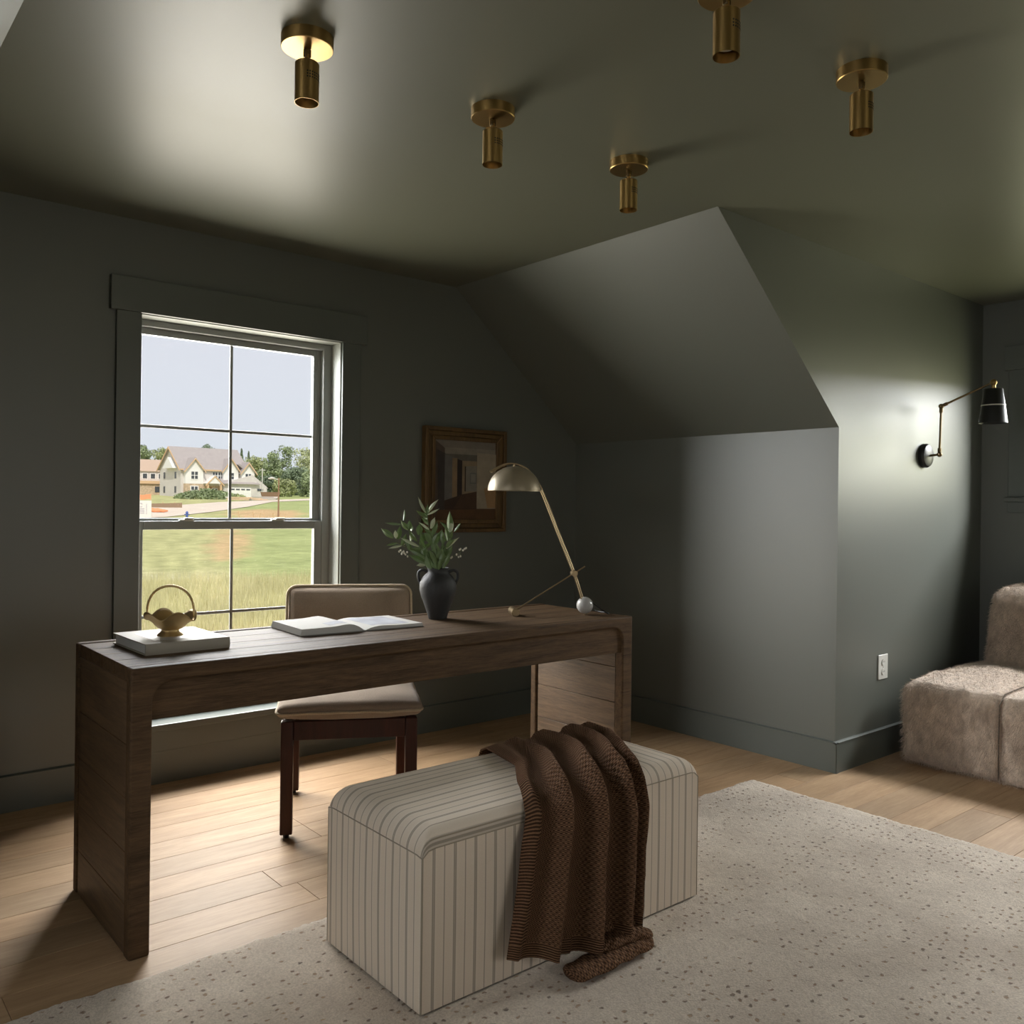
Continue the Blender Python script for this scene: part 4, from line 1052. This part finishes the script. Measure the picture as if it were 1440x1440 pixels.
# ================================================================== OUTSIDE
EF, ER = Vector((0.3753, 0.9269, 0)), Vector((0.9269, -0.3753, 0))
def zg(f): return -3.0 + (f - 25) * 0.0297 if f > 25 else -3.0
def E(r, f, z=0.0): return EF * f + ER * r + Vector((0, 0, z))
def G(r, f, dz=0.0): return E(r, f, zg(f) + dz)
def R(px, f): return (px - 320) / 1360.0 * f
rr = random.Random(11)
def lawn_material():
    t = NT('meadow'); t.bsdf(None, 0.95, 0, 0.1)
    at = t.n('ShaderNodeAttribute', attribute_name='Col'); n1 = t.noise(t.coord('Object', (1, 1, 0.2)), 0.9, 6, 0.75); n2 = t.noise(t.coord('Object'), 0.12, 4)
    k = t.math('ADD', t.math('MULTIPLY', n1, 0.7), t.math('MULTIPLY', n2, 0.3))
    t.l(t.mix(1.0, at.outputs['Color'], t.ramp(k, [(0.32, (0.62, 0.64, 0.55)), (0.68, (1.25, 1.22, 1.15))]), 'MULTIPLY'), t.b.inputs['Base Color']); return t.m
def lawn():
    fs = np.concatenate([np.linspace(6, 60, 70), np.linspace(61, 290, 110)]); us = np.linspace(-1, 1, 90)
    v = []; c = []
    g1, g2, g3, dirt = (np.array(s2l(q)) for q in ((188, 188, 138), (172, 182, 126), (214, 207, 168), (214, 178, 140)))
    sand = np.array(s2l((226, 205, 178)))
    for f in fs:
        for u in us:
            r = u * f * 0.55; px = 320 + r / f * 1360; vv = 705 + 1293 * (1.22 - zg(f)) / f
            n = noise.noise(Vector((r * .12, f * .06, 0))); n2_ = noise.noise(Vector((r * .5, f * .3, 5)))
            v.append(tuple(G(r, f, (0.12 * n + 0.05 * n2_) if f < 60 else 0.03 * n)))
            col = g1 * 1.0
            k = smoothstep(300, 345, px - 20 * n); col = col * (1 - k) + g2 * k
            k = smoothstep(800, 826, vv + 12 * n - (px - 320) * 0.10 + 0) ; col = col * (1 - k) + g3 * k
            k = smoothstep(868, 880, vv + 10 * n2_); col = col * (1 - k) + (sand * .6 + g3 * .4) * k
            d = ((px - 325) / 34) ** 2 + ((vv - 765) / 26) ** 2; k = (1 - smoothstep(0.2, 1.4, d + .7 * n2_)); col = col * (1 - k * .75) + dirt * k * .75
            d = ((px - 375) / 58) ** 2 + ((vv - 722) / 8) ** 2; k = (1 - smoothstep(0.4, 1.3, d + .6 * n2_)); col = col * (1 - k * .85) + dirt * k * .85
            d = ((px - 240) / 40) ** 2 + ((vv - 716) / 6) ** 2; k = (1 - smoothstep(0.4, 1.3, d)); col = col * (1 - k * .5) + sand * k * .5
            if px < 300 and vv < 850: col = col * (1 + 0.10 * sin(px * 0.55 + n * 6))
            c.append((*np.clip(col, 0, 1), 1))
    n = len(us); m = MB(); m.v = v
    m.f = [(i * n + j, i * n + j + 1, (i + 1) * n + j + 1, (i + 1) * n + j) for i in range(len(fs) - 1) for j in range(n - 1)]
    o = m.build('lawn', lawn_material(), angle=180)
    ca = o.data.color_attributes.new('Col', 'FLOAT_COLOR', 'POINT'); ca.data.foreach_set('color', np.array(c, dtype=np.float32).ravel())
    return struct(o)
lawn()
struct(MB().lathe([(0.0, -3.6), (300.0, -3.6)], (0, 0, 0), 48).build('ground', plain('far_grass', (170, 176, 124), 0.95, var=0.2, vscale=0.3)))
# gravel road crossing towards the building lot
road = [(-22, 92), (-13, 97), (-6.5, 106), (-2, 121), (3, 142), (8, 170), (24, 198), (40, 215), (40, 224), (22, 206), (7, 181), (-1.5, 164), (-7, 147), (-13, 128), (-20, 112), (-27, 100)]
rd = MB(); k = len(road) // 2
for i in range(k - 1):
    a, b, c, d = road[i], road[i + 1], road[-2 - i], road[-1 - i]
    rd.ring([[G(p[0] + (q[0] - p[0]) * t, p[1] + (q[1] - p[1]) * t, 0.06) for t in (0, .25, .5, .75, 1)] for p, q in ((a, d), (b, c))], False)
struct(rd.build('road', plain('pale_gravel', (222, 208, 188), 0.95, var=0.1, vscale=0.5), angle=180))
# tall meadow grass under the window
def tufts():
    m = MB(); q = random.Random(9)
    for _ in range(9000):
        f = q.uniform(27, 43); r = q.uniform(-0.125, 0.13) * f; p = G(r, f, -0.05); hgt = q.uniform(.35, .8); a = q.uniform(0, pi)
        w = Vector((cos(a), sin(a), 0)) * 0.022; ln = Vector((q.uniform(-.25, .25), q.uniform(-.2, .2), 0)) * hgt
        m.add([p - w, p + w, p + ln + Vector((0, 0, hgt))], [(0, 1, 2)])
    return m
tag(tufts().build('meadow_grass', plain('dry_grass', (204, 200, 152), 0.9, var=0.2, vscale=0.4), smooth=False), 'tall pale meadow grass below the window', 'grass', kind='stuff')

# house under construction
HWRAP = plain('house_wrap', (214, 208, 202), 0.8, var=0.05, vscale=0.6); HSIDE = plain('white_siding', (240, 238, 234), 0.7); HROOF = plain('grey_shingle', (172, 164, 160), 0.9, var=0.06, vscale=1.5)
HFAS = plain('raw_fascia', (218, 184, 146), 0.8); HSTONE = plain('tan_stone', (196, 174, 148), 0.9, var=0.25, vscale=2.5); HDARK = plain('dark_pane', (74, 78, 84), 0.3); HDOOR = plain('door_brown', (160, 118, 84), 0.7)
HBEIGE = plain('beige_shingle', (196, 172, 150), 0.9)
def house_frame(r0, f0, psi):
    ax = ER * cos(psi) + EF * sin(psi); dx = -ER * sin(psi) + EF * cos(psi); o = G(r0, f0)
    return o, math.atan2(ax.y, ax.x)
def gable_roof(x0, x1, y0, y1, ze, zr, ov=0.5, axis='x', t=0.18):
    """two slabs with overhang"""
    m = MB()
    if axis == 'x':
        ym = (y0 + y1) / 2; k = (zr - ze) / (ym - y0)
        m.prism([(y0 - ov, ze - ov * k), (ym, zr), (ym, zr + t), (y0 - ov, ze - ov * k + t)], 'x', x0 - ov, x1 + ov)
        m.prism([(y1 + ov, ze - ov * k), (ym, zr), (ym, zr + t), (y1 + ov, ze - ov * k + t)], 'x', x0 - ov, x1 + ov)
    else:
        xm = (x0 + x1) / 2; k = (zr - ze) / (xm - x0)
        m.prism([(x0 - ov, ze - ov * k), (xm, zr), (xm, zr + t), (x0 - ov, ze - ov * k + t)], 'y', y0 - ov, y1)
        m.prism([(x1 + ov, ze - ov * k), (xm, zr), (xm, zr + t), (x1 + ov, ze - ov * k + t)], 'y', y0 - ov, y1)
    return m
def rake(x0, x1, y, ze, zr, ov=0.5, w=0.28):
    xm = (x0 + x1) / 2; k = (zr - ze) / (xm - x0)
    return MB().prism([(x0 - ov, ze - ov * k - w), (xm, zr - w), (x1 + ov, ze - ov * k - w), (x1 + ov, ze - ov * k + .05), (xm, zr + .05), (x0 - ov, ze - ov * k + .05)], 'y', y - ov - .08, y - ov + .02)
def house():
    o, a = house_frame(R(255, 200), 200, radians(27))
    h = empty('house', o, a, 'two storey house under construction with grey roof and white gables', 'house')
    B = lambda m, n, mat, par=h: m.build(n, mat, par, smooth=False)
    B(MB().prism([(0, -.5), (0, 6.3), (5.3, 10.9), (10.6, 6.3), (10.6, -.5)], 'x', 0, 15.2), 'wall', HWRAP)
    B(gable_roof(0, 15.2, 0, 10.6, 6.3, 10.9), 'roof', HROOF)
    B(MB().prism([(-.5, 5.6), (5.3, 10.6), (11.1, 5.6), (11.1, 5.95), (5.3, 11.0), (-.5, 5.95)], 'x', -.62, -.5), 'fascia', HFAS)
    B(MB().box(-.4, -.56, 5.75, 15.6, -.44, 6.05), 'fascia', HFAS)
    # lower gable on the end wall
    B(MB().prism([(1.8, 6.2), (4.4, 8.6), (7.0, 6.2)], 'x', -1.0, 0.3), 'end_gable', HSIDE)
    # left front bay: stone below, white siding above, own gable
    def bay(x0, x1, d, zs, ze, zr, stone, win, lo=-.5):
        if stone: B(MB().box(x0, -d, lo, x1, 0.2, zs), 'stone_base', HSTONE)
        B(MB().prism([(x0, zs), (x1, zs), (x1, ze), ((x0 + x1) / 2, zr), (x0, ze)], 'y', -d, 3.5), 'bay_wall', HSIDE)
        B(gable_roof(x0, x1, -d, 4.5, ze, zr, .45, 'y'), 'roof', HROOF); B(rake(x0, x1, -d, ze, zr, .45), 'fascia', HFAS)
        for (wx, wz, ww, wh) in win:
            w = B(MB().box(wx - ww / 2 - .12, -d - .08, wz - wh / 2 - .12, wx + ww / 2 + .12, -d + .02, wz + wh / 2 + .12), 'window', HSIDE)
            for i in (-1, 1):
                for j in (-1, 1): B(MB().box(wx + i * ww / 4 - ww / 4 + .09, -d - .1, wz + j * wh / 4 - wh / 4 + .07, wx + i * ww / 4 + ww / 4 - .09, -d - .07, wz + j * wh / 4 + wh / 4 - .07), 'pane', HDARK, w)
    bay(0.6, 4.6, 0.9, 2.9, 6.0, 8.4, True, [(2.6, 4.7, 1.6, 1.7), (2.6, 1.5, 1.6, 1.7)])
    bay(9.3, 12.9, 0.7, 3.3, 6.2, 8.6, False, [(11.1, 4.8, 1.5, 1.5)])
    bay(13.4, 16.6, 1.2, 3.3, 5.9, 7.9, False, [(15.0, 4.7, 1.5, 1.5)])
    # garage wing under a long slope
    B(MB().prism([(9.0, -.5), (19.6, -.5), (19.6, 2.6), (16.0, 5.2), (9.0, 3.2)], 'y', -1.4, 7.0), 'garage_wall', HWRAP)
    B(MB().prism([(12.6, 7.4), (13.0, 7.6), (20.1, 2.35), (20.1, 2.15)], 'y', -1.0, 7.5), 'garage_roof', HROOF)
    B(MB().prism([(-2.1, 3.0), (0.2, 4.2), (0.2, 4.35), (-2.1, 3.15)], 'x', 8.6, 17.5), 'porch_roof', HROOF)
    gd = B(MB().box(10.4, -1.5, -.2, 15.6, -1.36, 2.3), 'garage_door', HSIDE)
    for i in range(4): B(MB().box(10.7 + 1.25 * i, -1.54, 1.7, 11.6 + 1.25 * i, -1.48, 2.0), 'pane', HDARK, gd)
    B(MB().box(17.2, -1.5, 1.6, 18.6, -1.38, 2.1), 'window', HDARK)
    # entrance porch
    B(MB().prism([(5.0, 3.0), (8.6, 3.0), (6.8, 4.7)], 'y', -1.9, 0.1), 'porch_gable', HSIDE); B(rake(5.0, 8.6, -1.6, 3.0, 4.7, .35), 'fascia', HFAS)
    for x in (5.3, 8.3): B(MB().box(x - .18, -1.8, -.5, x + .18, -1.45, 3.0), 'porch_post', HFAS)
    B(MB().box(4.8, -.05, -.3, 8.8, .02, 2.6), 'stone_base', HSTONE); B(MB().box(5.9, -.12, 0, 7.0, -.02, 2.3), 'front_door', HDOOR)
    for wx, wz in ((7.7, 4.8), (7.7, 1.2), (9.0, 4.8)):
        w = B(MB().box(wx - .65, -.08, wz - .85, wx + .65, .02, wz + .85), 'window', HSIDE)
        for i in (-1, 1):
            for j in (-1, 1): B(MB().box(wx + i * .3 - .22, -.11, wz + j * .4 - .32, wx + i * .3 + .22, -.07, wz + j * .4 + .32), 'pane', HDARK, w)
    for yy in (2.6, 8.2):
        for zz in (1.6, 4.7):
            B(MB().box(-.06, yy - .4, zz - .7, .02, yy + .4, zz + .7), 'window', HDARK)
house()
def house2():
    o, a = house_frame(R(172, 215), 215, radians(12))
    h = empty('house', o, a, 'tan roofed house half hidden at the left edge of the window view', 'house')
    B = lambda m, n, mat, par=h: m.build(n, mat, par, smooth=False)
    B(MB().box(0, 0, -1, 13.5, 9, 5.6), 'wall', HWRAP); B(MB().prism([(-.4, 5.4), (4.5, 8.3), (9.4, 5.4)], 'x', -.4, 13.8), 'roof', HBEIGE)
    B(MB().box(3.0, -1.6, 2.5, 13.2, 0, 3.2), 'deck', HFAS); B(MB().box(3.0, -1.2, -1, 13.0, 0, 2.4), 'lower_wall', HSTONE)
    for x in (5.5, 7.2, 8.9, 10.6):
        w = B(MB().box(x - .6, -.08, 3.6, x + .6, .02, 5.0), 'window', HSIDE); B(MB().box(x - .45, -.11, 3.75, x + .45, -.07, 4.85), 'pane', HDARK, w)
    for x in (8.0, 9.6, 11.2): B(MB().box(x - .5, -1.28, .6, x + .5, -1.18, 1.9), 'window', HDARK)
house2()

# trees
def leafmat(n, srgb): return plain(n, srgb, 0.9, var=0.25, vscale=0.35)
TG = [leafmat('foliage_olive', (166, 174, 124)), leafmat('foliage_green', (146, 160, 118)), leafmat('foliage_dark', (122, 138, 108)), leafmat('foliage_pale', (184, 190, 146))]  # distance haze is lightened into these foliage colours
BARK = plain('bark', (120, 104, 86), 0.95)
def tree(px, f, top_v, wpx, mat, label, conifer=False, base_v=700, seed=0):
    q = random.Random(seed); r0 = R(px, f); z0 = zg(f); ht = 1.22 + (705 - top_v) / 1293 * f - z0; hw = wpx / 1360 * f / 2
    t = empty('tree', G(r0, f), 0, label, 'tree', 'trees beyond the building lot')
    MB().cyl((0, 0, -.3), (0, 0, ht * .6), 0.28, 0.12, 8).build('trunk', BARK, t)
    m = MB(); blobs = []
    if conifer:
        for k in range(12): s = k / 11; blobs.append((Vector((0, 0, ht * (.18 + .78 * s))), hw * (1.05 - .95 * s), ht * .07))
    else:
        for k in range(34):
            a, s = q.uniform(0, 2 * pi), q.uniform(0, 1); zz = ht * (0.07 + 0.82 * s); w = hw * (0.95 - 0.55 * abs(s - .42)) * q.uniform(.3, .95)
            blobs.append((Vector((cos(a) * w, sin(a) * w, zz)), hw * q.uniform(.28, .46), hw * q.uniform(.26, .42)))
        blobs.append((Vector((0, 0, ht * .9)), hw * .3, ht * .1))
    hw *= 1.22; sz = 0.46 + 0.10 * hw / 6
    for c, w, h_ in blobs:
        for _ in range(130):
            d = Vector((q.gauss(0, 1), q.gauss(0, 1), q.gauss(0, 1))).normalized()
            p = c + Vector((d.x * w, d.y * w, d.z * h_)) * q.uniform(.72, 1.05)
            a1 = Vector((q.gauss(0, 1), q.gauss(0, 1), q.gauss(0, 1) * .6)).normalized(); a2 = a1.cross(d).normalized() if a1.cross(d).length > .01 else Vector((0, 0, 1))
            s = sz * q.uniform(.6, 1.2); m.add([p - a1 * s * .5, p + a2 * s * .4, p + a1 * s * .5, p - a2 * s * .4], [(0, 1, 2, 3)])
    m.build('crown', mat, t, smooth=False)
for i, a in enumerate((
    (205, 250, 628, 34, TG[1], 'leafy tree partly behind the tan roofed house, farthest left', False), (228, 268, 630, 36, TG[0], 'olive green tree left of the grey roofed house', False),
    (291, 300, 624, 32, TG[2], 'dark round tree peeking over the middle of the grey roof', False), (318, 275, 633, 24, TG[1], 'low tree just showing over the roof by the centre muntin', False),
    (339, 262, 631, 17, TG[2], 'dark pointed conifer right of the centre muntin', True), (349, 278, 634, 14, TG[2], 'smaller dark conifer beside the pointed one', True),
    (360, 262, 640, 44, TG[0], 'olive green tree behind the garage roof', False), (382, 246, 633, 40, TG[1], 'mid green tree behind the street lamp head', False),
    (398, 268, 622, 44, TG[1], 'tallest green tree right of the street lamp', False), (416, 232, 655, 44, TG[2], 'short dark tree low in front of the tallest one', False),
    (431, 252, 625, 46, TG[3], 'tall pale green tree at the right side of the view', False), (452, 272, 630, 44, TG[0], 'olive tree cut by the right window frame', False),
    (375, 226, 668, 38, TG[2], 'bushy dark tree at ground level behind the garage corner', False), (441, 218, 662, 40, TG[1], 'bushy green tree under the pale one', False), (401, 216, 672, 34, TG[0], 'low round bush behind the lamp pole', False))):
    tree(*a, seed=i + 20)

# weeds, lamp pole, sign, building materials
def clump(r, f, w, d, h, name, label, mat, n=1500, seed=1):
    q = random.Random(seed); m = MB(); g = G(r, f)
    for _ in range(n):
        x, yv = q.uniform(-1, 1), q.uniform(-1, 1); k = max(0, 1 - x * x - yv * yv)
        if k <= 0: continue
        p = ER * (x * w) + EF * (yv * d) + Vector((0, 0, h * k ** .6 * q.uniform(.3, 1))); p.z += zg(f + yv * d) - zg(f)
        a1 = Vector((q.gauss(0, 1), q.gauss(0, 1), q.gauss(0, .7))).normalized(); a2 = Vector((q.gauss(0, 1), q.gauss(0, 1), q.gauss(0, 1))).normalized(); s = q.uniform(.2, .5)
        m.add([p - a1 * s, p + a2 * s, p + a1 * s], [(0, 1, 2)])
    o = m.build(name, mat, None, smooth=False); o.location = g; return tag(o, label, 'weeds', kind='stuff')
clump(R(291, 186), 186, 6.2, 3.5, 2.0, 'weed_mound', 'mound of green weeds in front of the unfinished house', TG[1], 2600)
clump(R(331, 178), 186, 2.4, 2.0, 1.0, 'weed_patch', 'low weeds beside the lumber pile', TG[0], 700, 4)
sl2 = empty('street_lamp', G(R(393, 110), 110), 0, 'brown street lamp pole standing in the dirt field', 'street lamp')
PB = plain('brown_pole', (150, 116, 90), 0.7); PM = plain('lamp_head_grey', (206, 204, 196), 0.5)
MB().cyl((0, 0, -.3), (0, 0, 4.7), 0.10, 0.075, 10).build('pole', PB, sl2)
d_ = -ER
MB().tube([Vector((0, 0, 4.45)), Vector((0, 0, 4.55)) + d_ * .3, Vector((0, 0, 4.62)) + d_ * .55], 0.05, 8).build('arm', PM, sl2)
MB().tube([Vector((0, 0, 4.62)) + d_ * .5, Vector((0, 0, 4.68)) + d_ * .8, Vector((0, 0, 4.60)) + d_ * 1.25], [.10, .17, .07], 10).build('lamp_head', PM, sl2)
up_ = empty('utility_pole', G(R(369, 205), 205), 0, 'thin pale utility pole standing behind the garage', 'utility pole')
MB().cyl((0, 0, -.3), (0, 0, 6.6), .13, .11, 8).build('pole', PM, up_); MB().box(-.7, -.06, 6.1, .7, .06, 6.25).build('crossarm', PM, up_)
o = G(R(205, 100), 100); an = math.atan2(ER.y, ER.x)
sg = empty('site_sign', o, an, 'white building site sign with an orange net behind it', 'sign')
SIGNW = plain('sign_white', (236, 232, 230), 0.6); ORG = plain('safety_orange', (238, 158, 112), 0.7); INK = plain('sign_print', (168, 150, 170), 0.7)
bd = MB().box(-.72, -.04, .25, .80, .04, 2.05).build('sign_board', SIGNW, sg, smooth=False)
MB().tube([(-.25 + .18 * cos(t), -.05, 1.55 + .20 * sin(t)) for t in np.linspace(0.5, 5.6, 14)], .025, 6).build('printed_mark', INK, bd)
for k in range(4): MB().box(-.45, -.052, 1.15 - .16 * k, .12, -.042, 1.20 - .16 * k).build('printed_line', INK, bd, smooth=False)
MB().box(.30, -.052, .6, .34, -.042, 1.7).build('printed_line', INK, bd, smooth=False)
for x in (-.6, .68): MB().box(x - .04, .04, -.3, x + .04, .10, 2.05).build('post', HFAS, sg, smooth=False)
nt2 = empty('safety_net', G(R(203, 108), 108), an, 'orange safety netting hung above the white site sign', 'net')
MB().ring([[(-1.0 + .2 * i, .05 * sin(i * 1.3), z + .06 * sin(i * .9)) for i in range(11)] for z in (1.95, 2.2, 2.5)], False).build('netting', ORG, nt2)
for x in (-.95, .95): MB().cyl((x, .05, -.3), (x, .05, 2.7), .05, n=8).build('post', HFAS, nt2)
def netroll(px, f, n, label):
    t = empty('net_heap', G(R(px, f), f), an, label, 'net'); q = random.Random(n)
    for k in range(3):
        pts = [(-1.0 + .4 * i, q.uniform(-.2, .2) + .2 * k, .22 + .12 * q.random()) for i in range(6)]
        MB().tube(pts, [.10, .2, .24, .22, .17, .08], 8).build('roll', ORG, t)
netroll(226, 118, 1, 'orange safety net heaped beside the gravel road'); netroll(218, 121, 2, 'second orange net heap left of the first by the road')
# low silt fence behind the heaps
sf = empty('silt_fence', G(R(227, 135), 135), an, 'low brown silt fence between the lawn and the gravel road', 'fence')
SILT = plain('silt_cloth', (150, 128, 104), 0.9)
MB().prism([(-3.2, -.2), (3.0, -.2), (3.0, .75), (-3.2, .55)], 'y', -.03, .03).build('cloth', SILT, sf, smooth=False)
for x in (-2.8, -1.2, .4, 2.0): MB().box(x - .05, .03, -.3, x + .05, .12, .85).build('post', HFAS, sf, smooth=False)
# hydrant
hy2 = empty('fire_hydrant', G(R(264, 104), 104), 0, 'blue fire hydrant at the near side of the gravel road', 'hydrant')
HB_ = plain('hydrant_blue', (72, 96, 168), 0.5)
MB().lathe([(0, 0), (.2, 0), (.2, .06), (.13, .08), (.12, .55), (.16, .57), (.16, .62), (.12, .72), (.04, .80), (0, .80)], (0, 0, 0), 16).build('body', HB_, hy2)
for s_ in (-1, 1): MB().cyl(ER * .1 * s_ + Vector((0, 0, .42)), ER * .27 * s_ + Vector((0, 0, .42)), .075, n=12).build('nozzle', HB_, hy2)
# lumber
def lumber(px, f, n, label, seed, cols):
    t = empty('lumber_stack', G(R(px, f), f), an + radians(8), label, 'lumber', 'lumber stacked by the road'); q = random.Random(seed)
    for k in range(n):
        x, z = q.uniform(-.6, .6), .12 + .22 * (k // 3)
        MB().box(-2.1 + x, -.5 + .38 * (k % 3), z, 2.1 + x, -.18 + .38 * (k % 3), z + .18).build('timber', cols[k % len(cols)], t, smooth=False)
CO = [plain('timber_tan', (214, 186, 152), 0.9), plain('timber_grey', (188, 182, 174), 0.9), plain('timber_white', (228, 222, 212), 0.9)]
lumber(337, 176, 9, 'lumber stack in front of the left garage door', 1, CO); lumber(357, 178, 6, 'lumber stack in front of the garage corner', 2, CO); lumber(374, 182, 9, 'lumber stack at the right end of the garage', 3, CO[1:] + CO[:1])
ctr = empty('dumpster', G(R(381, 190), 190), an, 'dark open dumpster right of the garage', 'dumpster')
MB().prism([(-1.6, .25), (1.6, .25), (2.0, 1.5), (-2.0, 1.5)], 'y', -.9, .9).build('bin', plain('rust_brown', (132, 104, 80), 0.8), ctr, smooth=False)
for x in (-1.2, 1.2): MB().box(x - .15, -.8, 0, x + .15, .8, .3).build('skid', BLACK, ctr, smooth=False)
# row of stakes along the dirt bank
sk = random.Random(4)
for k in range(9):
    px = 328 + k * 9.5 + sk.uniform(-2, 2); f = 101 + sk.uniform(-2, 3)
    o = MB().box(-.05, -.05, -.3, .05, .05, .75 + sk.uniform(-.2, .2)).build('survey_stake', HFAS, None, smooth=False); o.location = G(R(px, f), f); o.rotation_euler = (sk.uniform(-.3, .3), sk.uniform(-.3, .3), an)
    tag(o, 'short wooden stake in the row along the dirt bank', 'stake', 'wooden stakes along the dirt bank')
